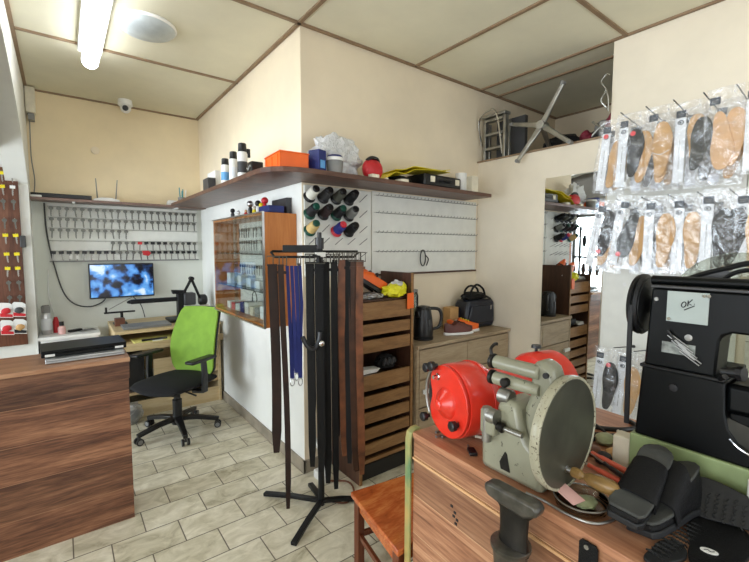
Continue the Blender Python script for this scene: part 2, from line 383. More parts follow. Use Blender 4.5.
def strip(bm, pts, wdir, wid, thick, idx=0, wl=None):
    """a flat ribbon: follows pts, width along wdir"""
    n0 = len(bm.faces); P = [Vector(p) for p in pts]; n = len(P); rings = []
    for i in range(n):
        d = (P[min(i+1, n-1)]-P[max(i-1, 0)]).normalized()
        wv = Vector(wdir); wv = (wv-d*wv.dot(d)).normalized(); nv = d.cross(wv)
        ww = (wl[i] if wl else wid)/2
        rings.append([bm.verts.new(P[i]+wv*a*ww+nv*b*thick/2) for a, b in ((-1, -1), (1, -1), (1, 1), (-1, 1))])
    for a, b in zip(rings, rings[1:]):
        for k in range(4): bm.faces.new((a[k], a[(k+1) % 4], b[(k+1) % 4], b[k]))
    bm.faces.new(rings[0][::-1]); bm.faces.new(rings[-1])
    if idx: mi(bm, n0, idx)
    return bm
def blob(bm, c, s, sub=3, amp=0.1, freq=3.0, seed=0, flat=None, T=None, idx=0):
    from mathutils import noise as nz
    n0 = len(bm.faces); r = bmesh.ops.create_icosphere(bm, subdivisions=sub, radius=1)
    for v in r['verts']:
        d = v.co.normalized(); k = 1+amp*nz.fractal(d*freq+Vector((seed, seed*1.7, 0)), 1.0, 2.0, 3)
        p = Vector((d.x*s[0]*k, d.y*s[1]*k, d.z*s[2]*k))
        if flat is not None: p.z = max(p.z, flat)
        v.co = (T @ p if T else p)+Vector(c)
    if idx: mi(bm, n0, idx)
    return bm
def xf(loc, rz=0, rx=0, ry=0): return Matrix.Translation(loc) @ Matrix.Rotation(rz, 4, 'Z') @ Matrix.Rotation(ry, 4, 'Y') @ Matrix.Rotation(rx, 4, 'X')
def sole_poly(L=0.27, W=0.09, side=1, n=28, heel=0.66):
    """foot-shaped outline; (a across, b along with heel at 0)"""
    pts = []
    for i in range(n):
        t = i/n*2*PI
        b = 0.5-0.5*math.cos(t); s = math.sin(t)
        wv = (heel + (1-heel)*max(0, min(1, (b-0.28)/0.4)))
        if 0.25 < b < 0.55: wv -= 0.06*math.sin((b-0.25)/0.3*PI)
        cx = side*0.10*math.sin(b*PI*0.9)*W
        e = abs(s)**0.75*(1 if s >= 0 else -1)
        pts.append((cx+e*W/2*wv, b*L))
    return pts
ORD = ['first', 'second', 'third', 'fourth', 'fifth', 'sixth', 'seventh', 'eighth', 'ninth', 'tenth', 'eleventh', 'twelfth', 'thirteenth', 'fourteenth', 'fifteenth', 'sixteenth', 'seventeenth', 'eighteenth', 'nineteenth', 'twentieth', 'twenty-first', 'twenty-second', 'twenty-third']
def copy_tree(o, parent=None):
    c = o.copy(); col.objects.link(c)
    if parent: c.parent = parent
    for ch in list(o.children): copy_tree(ch, c)
    return c

# ================================================================== THE ROOM
H = 2.88
struct('floor', box(B(), -2.7, 3.1, -1.7, 4.85, -0.1, 0), M['floor'])
b = B(); box(b, -2.7, 4.4, -1.7, 4.85, H, H+0.08); struct('ceiling', b, M['ceil'])
struct('wall_back', box(B(), -0.35, 1.3, 4.747, 4.9, 0, H), M['wall_far'])
struct('wall_side', box(B(), 1.235, 1.30, 2.383, 4.747, 0, H), M['wall_two'])
b = B(); box(b, 1.2355, 2.97, 2.379, 2.5, 0, H); box(b, 2.97, 4.35, 2.379, 2.5, 2.14, H); struct('wall_centre', b, M['wall'])
# right-hand wall with the storage loft opening above
b = B(); box(b, 2.97, 3.10, -1.7, 1.28, 0, H); box(b, 2.97, 3.10, 1.28, 2.5, 0, 2.262); struct('wall_right', b, paint('wall_right_daylit_paint', (234, 224, 205)))  # beige made paler for the daylight on this wall, put into the paint
b = B(); box(b, 3.10, 4.35, 1.16, 2.379, 2.14, 2.25); struct('floor_loft', b, M['grey'])
b = B(); box(b, 4.22, 4.35, 1.16, 2.379, 2.25, H); box(b, 3.10, 4.35, 1.05, 1.16, 2.14, H); struct('wall_loft', b, M['wall'])
struct('trim_1', box(B(), 2.955, 3.11, 1.28, 2.379, 2.258, 2.27), M['batten'])
# ceiling battens
b = B()
t = 0.011
for x0, x1, y in ((-0.17, 1.235, 3.5), (-0.17, 4.22, 2.36), (-2.6, 2.95, 1.2), (-2.6, 2.95, 0.0), (-0.17, 1.235, 4.735)):
    box(b, x0, x1, y-0.012, y+0.012, H-t, H)
for x, y0, y1 in ((1.218, -1.6, 4.72), (2.19, -1.6, 2.36), (3.20, 1.17, 2.36), (-0.18, 1.2, 4.72), (4.2, 1.17, 2.36), (0.05, -1.6, 1.2), (2.955, -1.6, 2.36)):
    box(b, x-0.012, x+0.012, y0, y1, H-t, H)
struct('trim_2', b, M['batten'])
# left wall with a low arch into the side bay
def arch_z(y):
    pts = [(1.2, 2.30), (1.9, 2.56), (2.4, 2.64), (2.95, 2.615), (3.41, 2.523), (3.8, 2.40), (4.04, 2.279), (4.25, 2.16), (4.45, 2.02)]
    for (a, za), (c, zc) in zip(pts, pts[1:]):
        if y <= c: return za+(zc-za)*(y-a)/(c-a)
    return 2.02
ys = [1.2+i*(3.25/26) for i in range(27)]
poly = [(y, arch_z(y)) for y in ys]+[(4.45, 0.0), (4.747, 0.0), (4.747, H), (1.0, H), (1.0, 0), (1.2, 0)]
struct('wall_left', prism(B(), poly, (-0.19, 0, 0), (0, 1, 0), (0, 0, 1), (1, 0, 0), -0.14, 0.0), M['wall_white'], smooth=False)
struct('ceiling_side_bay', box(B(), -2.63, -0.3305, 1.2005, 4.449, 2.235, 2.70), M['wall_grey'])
b = B(); box(b, -2.63, -0.33, 4.45, 4.6, 0, 2.70); struct('wall_side_bay', b, M['wall_white'])
b = B(); box(b, -2.63, -0.33, 1.05, 1.2, 2.25, H); struct('wall_bay_header', b, M['wall_white'])
# street side: a glazed shop window on the left, glazed front behind the camera
b = B(); box(b, -2.7, -2.6, 1.2, 4.6, 0, 0.5); box(b, -2.7, -2.6, 1.2, 4.6, 2.2, H); box(b, -2.7, -2.6, 1.2, 1.8, 0.5, 2.2); box(b, -2.7, -2.6, 4.2, 4.6, 0.5, 2.2); box(b, -2.7, -2.6, -1.7, 1.2, 0, 0.45); box(b, -2.7, -2.6, -1.7, 1.2, 2.55, H); box(b, -2.7, -2.6, 1.0, 1.2, 0.45, 2.55); box(b, -2.7, -2.6, -1.7, -1.4, 0.45, 2.55)
struct('wall_street', b, M['wall_white'])
b = B(); box(b, -2.6, 3.0, -1.7, -1.6, 0, 0.45); box(b, -2.6, 3.0, -1.7, -1.6, 2.55, H); box(b, -2.6, -0.6, -1.7, -1.6, 0.45, 2.55); box(b, 2.6, 3.0, -1.7, -1.6, 0.45, 2.55)
struct('wall_front', b, M['wall_white'])
b = B()
for y in (-1.4, -0.1, 0.97): box(b, -2.68, -2.62, y, y+0.05, 0.45, 2.55)
for z in (0.45, 2.5): box(b, -2.68, -2.62, -1.4, 1.02, z, z+0.05)
struct('window_1', b, M['grey'])
b = B(); box(b, -2.655, -2.645, -1.4, 1.0, 0.47, 2.53); struct('window_1_pane', b, M['pane'])
b = B()
for x in (-0.6, 1.0, 2.55): box(b, x, x+0.05, -1.68, -1.62, 0.45, 2.55)
for z in (0.45, 2.5): box(b, -0.6, 2.6, -1.68, -1.62, z, z+0.05)
struct('window_2', b, M['grey'])
b = B(); box(b, -0.58, 2.58, -1.655, -1.645, 0.47, 2.53); struct('window_2_pane', b, M['pane'])
b = B()
for y in (1.8, 3.0, 4.15): box(b, -2.68, -2.62, y, y+0.05, 0.5, 2.2)
for z in (0.5, 1.32, 2.15): box(b, -2.68, -2.62, 1.8, 4.2, z, z+0.05)
struct('window_bay_added', b, M['grey'])  # added bay window, opened to brighten the lower side wall and floor
b = B(); box(b, -2.655, -2.645, 1.82, 4.18, 0.52, 2.18); struct('window_bay_added_pane', b, M['pane'])
# skirting tiles
struct('baseboard_side', box(B(), 1.222, 1.235, 2.366, 4.747, 0, 0.085), M['skirt'])
struct('baseboard_centre', box(B(), 1.222, 2.97, 2.366, 2.379, 0, 0.085), M['skirt'])
struct('baseboard_right', box(B(), 2.957, 2.97, 1.28, 2.366, 0, 0.085), M['skirt'])
# tiled splash area behind the sewing machine
struct('wall_right_tiles', box(B(), 2.958, 2.97, -1.6, 0.52, 0.0, 1.42), M['tiles'])

# ================================================================== SHELF ALL THE WAY ROUND
sh = thing('wall_shelf', 'dark brown shelf running along the centre wall and round the corner above the glass cabinet', 'shelf', (1.235, 2.379, 1.92))
arc = [(0.895, 2.30), (0.90, 2.22), (0.93, 2.155), (0.98, 2.105), (1.05, 2.075), (1.14, 2.062)]
poly = [(1.233, 2.377), (1.233, 4.52), (0.895, 4.52)]+arc+[(2.80, 2.10), (2.80, 2.377)]
obj('shelf_board', prism(B(), poly, (0, 0, 0), (1, 0, 0), (0, 1, 0), (0, 0, 1), 1.92, 1.948), M['shelf_wood'], sh, smooth=False, bev=0.002)
sb = thing('wall_shelf', 'narrow brown shelf on the back wall above the key board', 'shelf', (-0.19, 4.747, 1.905))
obj('shelf_board', box(B(), -0.188, 1.233, 4.53, 4.745, 1.912, 1.934), M['shelf_far'], sb, bev=0.002)
for x in (0.1, 0.95):
    b = B(); box(b, x, x+0.02, 4.56, 4.745, 1.900, 1.912); obj('bracket', b, M['white'], sb)

# ================================================================== CEILING THINGS
tl = thing('ceiling_lamp', 'long fluorescent tube lamp glowing on the ceiling', 'lamp', (0.2, 3.0, H))
obj('lamp_body', box(B(), 0.15, 0.29, 2.05, 3.55, H-0.035, H-0.001), M['white'], tl, bev=0.004)
b = B(); lathe(b, (0.22, 2.06, H-0.087), (0.22, 3.56, H-0.087), [(0, 0.032), (0.01, 0.050), (1.49, 0.050), (1.5, 0.032)], 16); obj('tube', b, M['tube'], tl)
tl2 = thing('ceiling_lamp', 'second fluorescent tube lamp on the ceiling nearer the viewer', 'lamp', (1.9, 0.2, H))
obj('lamp_body', box(B(), 1.63, 1.77, -0.7, 0.8, H-0.035, H-0.001), M['white'], tl2, bev=0.004)
b = B(); lathe(b, (1.70, -0.69, H-0.062), (1.70, 0.79, H-0.062), [(0, 0.022), (0.01, 0.035), (1.47, 0.035), (1.48, 0.022)], 16); obj('tube', b, M['tube_near'], tl2)
rp = thing('ceiling_lamp', 'round white bowl ceiling lamp beside the fluorescent tube', 'lamp', (0.485, 2.965, H))
b = B(); lathe(b, (0.485, 2.965, H), (0.485, 2.965, H-0.1), [(0, 0.165), (0.012, 0.17), (0.02, 0.165)], 40); obj('rim', b, M['white'], rp)
b = B(); lathe(b, (0.485, 2.965, H-0.02), (0.485, 2.965, H-0.1), [(0, 0.16), (0.018, 0.145), (0.032, 0.11), (0.042, 0.06), (0.045, 0.01)], 40); obj('bowl', b, mat('opal_bowl', (188, 196, 198), 0.35), rp)
dc = thing('dome_camera', 'small white dome security camera at the ceiling edge above the key board', 'camera', (0.54, 4.55, H))
b = B(); lathe(b, (0.54, 4.56, H), (0.54, 4.56, H-0.1), [(0, 0.058), (0.045, 0.062), (0.055, 0.05)], 28); obj('housing', b, M['white'], dc)
b = B(); bmesh.ops.create_uvsphere(b, u_segments=20, v_segments=14, radius=0.046, matrix=Matrix.Translation((0.54, 4.545, H-0.075))); e = obj('eyeball', b, M['white'], dc)
b = B(); cyl(b, (0.535, 4.512, H-0.083), (0.53, 4.492, H-0.09), 0.026, 0.023); obj('lens', b, M['black'], e)
j = B(); lathe(j, (0.30, 4.746, 2.42), (0.30, 4.73, 2.42), [(0, 0.035), (0.008, 0.035), (0.01, 0.03)], 24)
single('junction_cover', j, M['wall'], 'round beige junction cover on the back wall below the ceiling', 'cover')
tk = thing('cable_box', 'cream cable trunking box in the far left corner under the ceiling', 'box', (-0.15, 4.70, 2.62))
b = B(); box(b, -0.184, -0.118, 4.63, 4.745, 2.655, 2.868); obj('cover', b, M['cream'], tk, bev=0.004)
b = B(); box(b, -0.172, -0.130, 4.66, 4.745, 2.60, 2.655); obj('outlet', b, M['grey'], tk)
b = B(); tube(b, [(-0.165, 4.73, 2.6), (-0.17, 4.735, 2.3), (-0.155, 4.73, 2.1), (-0.17, 4.735, 1.95)], 0.004)
single('cable', b, M['grey'], 'thin grey cable dropping from the trunking box to the back shelf', 'cable', 'cables by the left corner')

# ================================================================== LEFT KEY PANEL (in the bay)
kp = thing('display_board', 'brown wooden panel hung with yellow-headed keys at the left edge', 'display panel', (-0.7, 4.44, 0.72))
obj('panel', box(B(), -1.15, -0.252, 4.425, 4.449, 0.70, 2.14), M['keywood'], kp, bev=0.002)
rows_l = [2.09, 1.985, 1.87, 1.72, 1.60, 1.45, 1.335, 1.22, 1.10]
for z in rows_l:
    for k in range(2):
        b = B(); cyl(b, (-0.285-k*0.062, 4.426, z+0.012), (-0.285-k*0.062, 4.385, z+0.018), 0.002, seg=6); obj('hook', b, M['steel'], kp)
def key_bm(head='round', L=0.055, thick=0.0025):
    b = B()
    n = 14; hr = 0.0125
    ring = [(math.cos(2*PI*i/n)*hr, math.sin(2*PI*i/n)*hr*0.9) for i in range(n)]
    if head == 'square': ring = [(-hr, -hr*0.7), (hr, -hr*0.7), (hr*1.05, hr*0.8), (-hr*1.05, hr*0.8)]
    prism(b, ring, (0, 0, 0), (1, 0, 0), (0, 0, 1), (0, 1, 0), -thick, thick, idx=1)
    bl = [(-0.0035, -0.009), (-0.0035, -L*0.8), (0, -L), (0.0045, -L*0.85), (0.003, -L*0.7), (0.005, -L*0.6), (0.003, -L*0.5), (0.005, -L*0.35), (0.005, -0.009)]
    prism(b, bl, (0, 0, 0), (1, 0, 0), (0, 0, 1), (0, 1, 0), -thick*0.6, thick*0.6, idx=0)
    return b
def key_proto(nm, head, m1, m2, L=0.055):
    b = key_bm(head, L); o = finish(b, nm, [m1, m2], smooth=False); col.objects.unlink(o); return o
M['keymetal'] = mat('nickel_key_metal', (104, 104, 98), 0.35, 0.6)
M['rail'] = mat('thin_rail_grey', (168, 168, 160), 0.5)
K_silver = key_proto('key', 'round', M['keymetal'], M['keymetal'])
K_black = key_proto('key', 'square', M['steel'], M['black'])
K_yellow = key_proto('key', 'square', M['steel'], M['yellow'])
K_white = key_proto('key', 'square', M['steel'], M['white'])
K_red = key_proto('key', 'square', M['steel'], M['red'])
def place_key(src, x, y, z, label, group, s=1.0, rot=0.0, rz=0.0):
    o = src.copy(); col.objects.link(o); o.location = (x, y, z); o.rotation_euler = (0, rot, rz); o.scale = (s, s, s)
    tag(o, label, 'key', group); return o
left_desc = {0: 'yellow', 1: 'white', 2: 'silver', 3: 'silver', 4: 'yellow', 5: 'yellow', 6: 'yellow', 7: 'silver', 8: 'silver'}
for r, z in enumerate(rows_l):
    for k in range(2):
        kind = left_desc[r]
        if r == 1 and k == 1: kind = 'yellow'
        src = {'yellow': K_yellow, 'white': K_white, 'silver': K_silver}[kind]
        place_key(src, -0.285-k*0.062, 4.40, z, '%s-headed key on the brown panel, %s row from top, %s from its right edge' % (kind, ORD[r], ORD[k]), 'keys on the brown panel', 1.3, rnd.uniform(-.1, .1))
def blister(x, z, c1, label, y=4.39):
    t = thing('blister_pack', label, 'packet', (x, y, z), 0, 'packets on the brown panel')
    b = B(); prism(b, [(-0.04, -0.075), (0.04, -0.075), (0.042, 0.03), (0.02, 0.045), (-0.03, 0.045), (-0.042, 0.03)], (x, y, z), (1, 0, -0.12), (0, 0, 1), (0, -1, 0), 0, 0.003); obj('backing_card', b, M['white'], t)
    b = B(); blob(b, (x, y-0.012, z-0.02), (0.03, 0.010, 0.026), 2, 0.15, 2, seed=x*50); obj('contents', b, M[c1], t)
    b = B(); prism(b, [(-0.038, -0.07), (0.038, -0.07), (0.038, -0.048), (-0.038, -0.04)], (x, y, z), (1, 0, -0.12), (0, 0, 1), (0, -1, 0), 0.0031, 0.0045); obj('printed_band', b, M['red'] if c1 != 'tan' else M['ink'], t)
blister(-0.292, 0.985+0.03, 'darkgrey', 'red and white packet in the upper row, nearest the panel edge')
blister(-0.372, 0.985+0.03, 'red', 'red and white packet in the upper row on the brown panel, at the photo edge')
blister(-0.292, 0.845+0.03, 'tan', 'white packet with tan contents in the lower row on the brown panel')
blister(-0.372, 0.845+0.03, 'red', 'red and white packet in the lower row on the brown panel, at the photo edge')
b = B(); box(b, -0.262, -0.225, 4.40, 4.449, 1.505, 1.60); single('wall_switch', b, M['darkgrey'], 'small dark grey switch box on the white strip beside the brown key panel', 'switch', bev=0.004)

# ================================================================== KEY BOARD ON THE BACK WALL
kb = thing('key_board', 'white pegboard of hanging keys on the back wall above the monitor', 'key board', (0.55, 4.745, 1.38))
obj('board', box(B(), -0.085, 1.19, 4.733, 4.746, 1.372, 1.905), M['whiteboard'], kb, bev=0.002)
KR = [1.862, 1.765, 1.668, 1.555, 1.462]
for z in KR:
    b = B(); box(b, -0.08, 1.185, 4.724, 4.733, z+0.008, z+0.016)
    for k in range(22): cyl(b, (-0.055+k*0.0573, 4.733, z+0.006), (-0.055+k*0.0573, 4.690, z+0.012), 0.0018, seg=6)
    obj('hook_rail', b, M['rail'], kb)
b = B(); box(b, -0.085, 1.19, 4.715, 4.735, 1.372, 1.384); obj('bottom_ledge', b, M['grey'], kb)
def kx(k): return -0.055+k*0.0573
RN = ['top', 'second', 'third', 'fourth', 'bottom']
plan = {0: range(22), 1: range(22), 2: range(0, 11), 3: range(8, 22), 4: range(22)}
for r in range(5):
    for k in plan[r]:
        src, kind = K_silver, 'silver'
        if r == 3 and 13 <= k <= 16: src, kind = K_black, 'black-headed'
        if r == 3 and k == 20: src, kind = K_black, 'black-headed'
        if r == 4 and (k < 9 or k > 13): src, kind = K_black, 'black-headed'
        if r == 3 and k == 12: src, kind = K_red, 'red-headed'
        for q in range(2 if r < 2 else 1):
            if q: break
            place_key(src, kx(k), 4.702, KR[r]-0.004, '%s key, %s row of the white key board, %s from the left' % (kind, RN[r], ORD[k]), 'keys in the %s row of the key board' % RN[r], 1.45, rnd.uniform(-.15, .15))
b = B(); prism(b, [(-0.035, 0.022), (0.02, 0.025), (0.045, 0.0), (0.02, -0.028), (-0.03, -0.02)], (kx(13)-0.005, 4.70, 1.452), (1, 0, 0), (0, 0, 1), (0, -1, 0), 0.0, 0.014)
single('key_tag', b, M['red'], 'red plastic tag hanging at the bottom edge of the white key board', 'tag', bev=0.003)
for k, x in enumerate((kx(2)+0.01, kx(3)+0.004, kx(9)-0.02)):
    b = B(); box(b, x-0.012, x+0.012, 4.68, 4.688, 1.40, 1.432)
    single('paper_tag', b, M['white'], 'small white paper tag on the bottom row of the key board, %s from the left' % ORD[k], 'tag', 'paper tags on the key board')

# monitor
mo = thing('monitor', 'black flat monitor showing a blue picture on the back wall', 'monitor', (0.467, 4.745, 1.02))
obj('casing', box(B(), 0.196, 0.738, 4.655, 4.70, 1.020, 1.352), M['black'], mo, bev=0.004)
obj('screen', box(B(), 0.206, 0.728, 4.650, 4.656, 1.034, 1.342), M['screen'], mo)
obj('wall_mount', box(B(), 0.38, 0.56, 4.70, 4.746, 1.12, 1.26), M['blackmetal'], mo)
b = B(); tube(b, [(-0.1, 4.715, 1.90), (-0.095, 4.715, 1.65), (-0.06, 4.715, 1.38), (0.0, 4.715, 1.10), (0.08, 4.715, 0.98), (0.2, 4.715, 0.945), (0.30, 4.715, 0.985), (0.33, 4.70, 1.04)], 0.006)
single('cable', b, M['darkgrey'], 'thick dark cable looping from the back shelf down to the monitor', 'cable')
b = B(); tube(b, [(-0.10, 4.735, 1.3), (-0.105, 4.735, 1.05), (-0.05, 4.735, 0.8)], 0.004)
single('cable', b, M['white'], 'thin pale cable on the back wall left of the monitor', 'cable')
b = B(); tube(b, [(0.55, 4.72, 1.02), (0.62, 4.72, 0.93), (0.65, 4.70, 0.80)], 0.004)
single('cable', b, M['black'], 'thin black cable dropping from the monitor to the desk', 'cable')

# things on the back shelf
ZB = 1.934
def router():
    t = thing('router', 'flat black router on the back shelf', 'router', (0.10, 4.62, ZB))
    b = B(); box(b, -0.115, 0.245, 4.56, 4.68, ZB+0.003, ZB+0.040); obj('case', b, M['black'], t, bev=0.005)
    for x in (-0.1, 0.23):
        b = B(); cyl(b, (x, 4.6, ZB), (x, 4.6, ZB+0.005), 0.008); obj('rubber_foot', b, M['darkgrey'], t)
router()
t = thing('cordless_device', 'small black handset with white side lying beside the router', 'device', (-0.15, 4.6, ZB))
b = B(); box(b, -0.185, -0.10, 4.56, 4.62, ZB+0.018, ZB+0.04, ); obj('body', b, M['black'], t, bev=0.008)
b = B(); box(b, -0.183, -0.11, 4.555, 4.60, ZB, ZB+0.02); obj('base', b, M['white'], t, bev=0.004)
t = thing('wifi_router', 'white wireless router with two grey antennas on the back shelf', 'router', (0.36, 4.62, ZB))
b = B(); prism(b, [(-0.11, 0), (0.11, 0), (0.10, 0.018), (0.04, 0.034), (-0.04, 0.034), (-0.10, 0.018)], (0.36, 4.62, ZB), (1, 0, 0), (0, 0, 1), (0, 1, 0), -0.05, 0.05); obj('case', b, M['white'], t, bev=0.004)
for x, s in ((0.295, -1), (0.44, 1)):
    b = B(); cyl(b, (x, 4.66, ZB+0.02), (x+s*0.018 if s > 0 else x-0.008, 4.66, ZB+0.215), 0.0055, 0.004, 10); obj('antenna', b, M['grey'], t)
b = B()
for k in range(3): box(b, 0.87+k*0.006, 1.01+k*0.004, 4.55, 4.64, ZB+k*0.017, ZB+0.014+k*0.017)
single('notebook_pile', b, M['white'], 'small pile of pale notepads at the corner end of the back shelf', 'notepads', bev=0.002)
cupb = B(); lathe(cupb, (1.02, 4.62, ZB), (1.02, 4.62, ZB+0.09), [(0, 0.034), (0.09, 0.038), (0.09, 0.034), (0.006, 0.03)], 24, cap=False)
single('pen_cup', cupb, M['grey'], 'cup of pens at the corner end of the back shelf', 'cup')
for k, (dx, dy, c) in enumerate(((-0.012, 0.0, 'teal'), (0.008, 0.01, 'teal'), (0.02, -0.008, 'white'), (-0.002, -0.014, 'teal'))):
    if 'teal' not in M: M['teal'] = mat('teal_plastic', (70, 150, 160), 0.4)
    b = B(); cyl(b, (1.02+dx, 4.62+dy, ZB+0.012), (1.02+dx*1.9, 4.62+dy*1.9, ZB+0.19-k*0.012), 0.006, 0.005, 8)
    single('marker_pen', b, M[c], '%s marker standing in the cup on the back shelf, %s' % ('white' if c == 'white' else 'teal', ('leaning left', 'upright at the back', 'leaning right', 'at the front')[k]), 'pen', 'markers in the cup')

# ================================================================== GLASS CABINET
gx0, gx1, gy0, gy1, gz0, gz1 = 1.0, 1.233, 2.455, 3.52, 0.995, 1.728
gc = thing('glass_cabinet', 'orange-brown wall cabinet with glass doors full of small parts', 'cabinet', (1.134, 3.1, gz0))
obj('side_panel', box(B(), gx0+0.012, gx1, gy0, gy0+0.018, gz0, gz1), M['teak'], gc, bev=0.001)
obj('side_panel', box(B(), gx0+0.012, gx1, gy1-0.018, gy1, gz0, gz1), M['teak'], gc, bev=0.001)
obj('top_panel', box(B(), gx0+0.012, gx1, gy0+0.018, gy1-0.018, gz1-0.018, gz1), M['teak'], gc)
obj('bottom_panel', box(B(), gx0+0.012, gx1, gy0+0.018, gy1-0.018, gz0, gz0+0.018), M['teak'], gc)
obj('back_panel', box(B(), gx1-0.014, gx1-0.002, gy0+0.018, gy1-0.018, gz0+0.018, gz1-0.018), M['white'], gc)
for z in (1.21, 1.46): obj('glass_shelf', box(B(), gx0+0.03, gx1-0.015, gy0+0.02, gy1-0.02, z, z+0.006), M['acrylic'], gc)
for z in (1.35, 1.43, 1.54, 1.64):
    b = B()
    for k in range(18): cyl(b, (gx1-0.015, gy0+0.06+k*0.052, z+0.02), (gx1-0.05, gy0+0.06+k*0.052, z+0.025), 0.0018, seg=6)
    obj('hook_rail', b, M['steel'], gc)
for y0, y1, x in ((gy0+0.002, gy0+0.55, gx0+0.001), (gy0+0.5, gy1-0.002, gx0+0.008)):
    d = obj('glass_door', box(B(), x, x+0.005, y0, y1, gz0+0.004, gz1-0.004), M['cabglass'], gc)
b = B(); box(b, gx0-0.002, gx0+0.012, gy0-0.004, gy0+0.004, gz0, gz1); obj('edge_trim', b, M['silver'], gc)
b = B(); box(b, gx0-0.001, gx0+0.014, gy0, gy1, gz0-0.004, gz0+0.004); obj('door_track', b, M['silver'], gc)
b = B(); box(b, gx0-0.001, gx0+0.014, gy0, gy1, gz1-0.004, gz1+0.004); obj('door_track', b, M['silver'], gc)
for r, z in enumerate((1.64, 1.54, 1.35)):
    for k in range(18):
        if rnd.random() < 0.12: continue
        blk = r == 2 or (r == 1 and k > 12)
        place_key(K_black if blk else K_silver, gx1-0.046, gy0+0.06+k*0.052, z+0.008, '%s key inside the glass cabinet, %s row, %s from right' % ('black-headed' if blk else 'silver', ('top', 'middle', 'lowest')[r], ORD[k]), 'keys in the glass cabinet', 1.15, rnd.uniform(-.1, .1), PI/2)
cols_ = ['white', 'card', 'grey', 'cream', 'white', 'blue', 'card', 'red']
for k in range(9):
    y = 2.55+k*0.10; hgt = 0.05+0.04*rnd.random()
    b = B(); box(b, 1.08, 1.19, y, y+0.075, gz0+0.0185, gz0+0.018+hgt)
    c = cols_[k % 8]
    single('parts_box', b, M[c], '%s small box on the floor of the glass cabinet, %s from its right end' % ({'card': 'pale', 'blue': 'navy'}.get(c, c), ORD[k]), 'box', 'small boxes in the glass cabinet', bev=0.002)
for k, y in enumerate((2.75, 2.92, 3.12, 3.36)):
    b = B(); box(b, 1.09, 1.17, y, y+0.09, 1.2165, 1.27+0.01*k)
    single('parts_box', b, M['card'], 'pale carton on the lower glass shelf of the cabinet, %s from its right end' % ORD[k], 'box', 'cartons on the cabinet glass shelf', bev=0.002)
# key ring of wire hanging in the cabinet
b = B(); tube(b, [(1.15+0.0*math.cos(a), 3.0+0.045*math.cos(a), 1.12+0.055*math.sin(a)) for a in [i*PI/6 for i in range(12)]], 0.004, closed=True)
single('wire_ring', b, M['black'], 'black wire ring hanging low inside the glass cabinet', 'wire ring')

# trinkets on top of the cabinet
ZC = gz1+0.0045
def trinket(y, s, c1, c2, label, x=1.12):
    t = thing('figurine', label, 'figurine', (x, y, ZC), 0, 'trinkets on the glass cabinet')
    b = B(); lathe(b, (x, y, ZC), (x, y, ZC+s), [(0, 0.02), (0.008, 0.022), (0.012, 0.012), (s*0.5, 0.016), (s*0.7, 0.009)], 14); obj('body', b, M[c1], t)
    b = B(); bmesh.ops.create_uvsphere(b, u_segments=12, v_segments=8, radius=s*0.22, matrix=Matrix.Translation((x, y, ZC+s*0.85))); obj('head', b, M[c2], t)
trinket(3.36, 0.085, 'darkgrey', 'black', 'dark trinket on the cabinet, furthest from the viewer')
trinket(3.22, 0.06, 'white', 'silver', 'small white trinket on the cabinet beside the dark one')
trinket(3.06, 0.055, 'red', 'skin', 'small red trinket on the glass cabinet')
trinket(2.97, 0.11, 'black', 'silver', 'tall black and silver trinket on the glass cabinet')
trinket(2.89, 0.07, 'yellow', 'cream', 'small yellow trinket on the glass cabinet')
trinket(2.82, 0.10, 'white', 'black', 'white and black trinket on the glass cabinet')
trinket(2.76, 0.08, 'tan', 'yellow', 'tan trinket with a yellow top on the glass cabinet')
trinket(2.70, 0.11, 'red', 'red', 'all-red trinket on the glass cabinet')
b = B(); box(b, 1.06, 1.17, 2.50, 2.66, ZC, ZC+0.045); single('case', b, M['blue'], 'flat navy blue box on the right end of the glass cabinet', 'box', bev=0.004)
b = B(); box(b, 1.195, 1.232, 2.52, 2.76, ZC, ZC+0.105); single('case', b, M['darkgrey'], 'dark grey case leaning upright behind the navy box on the cabinet', 'box', bev=0.006)

# ================================================================== ON THE LONG SHELF
ZS = 1.948
t = thing('display_box', 'black and white small box on the shelf, left of the spray cans', 'box', (0.95, 3.27, ZS))
b = B(); box(b, 0.925, 0.985, 3.33, 3.47, ZS, ZS+0.10); obj('black_front', b, M['darkgrey'], t, bev=0.004)
b = B(); box(b, 0.986, 1.03, 3.36, 3.56, ZS, ZS+0.165); obj('white_back', b, M['white'], t, bev=0.004)
def spray(x, y, h, r, label, body='white', band='card', cap='black', trig=False):
    t = thing('spray_can', label, 'spray can', (x, y, ZS), 0, 'spray cans on the shelf')
    b = B(); lathe(b, (x, y, ZS), (x, y, ZS+h), [(0, r*0.95), (0.004, r), (h*0.70, r), (h*0.75, r*0.82)], 24); obj('can', b, M[body], t)
    b = B(); lathe(b, (x, y, ZS+h*0.18), (x, y, ZS+h), [(0, r*1.008), (h*0.3, r*1.008)], 24); obj('label_band', b, M[band], t)
    b = B(); lathe(b, (x, y, ZS+h*0.75), (x, y, ZS+h), [(0, r*0.86), (h*0.21, r*0.82), (h*0.235, r*0.7)], 24); obj('cap', b, M[cap], t)
    if trig:
        b = B(); box(b, x+r*0.9, x+r*1.6, y-0.008, y+0.008, ZS+h*0.62, ZS+h*0.86); obj('nozzle', b, M[cap], t, bev=0.002)
M['lblue'] = mat('pale_blue_print', (96, 160, 214), 0.45)
spray(0.955, 3.00, 0.19, 0.029, 'white spray can with a pale blue lower label, shortest of the three', 'white', 'lblue')
spray(0.960, 2.84, 0.21, 0.029, 'white spray can between the other two spray cans', 'white', 'card')
spray(0.965, 2.68, 0.235, 0.032, 'tallest spray can with dark body and white collar beside the orange tray', 'white', 'darkgrey', trig=True)
t = thing('small_tin', 'small black tin with a silver wavy label, left of the orange tray', 'tin', (0.975, 2.43, ZS))
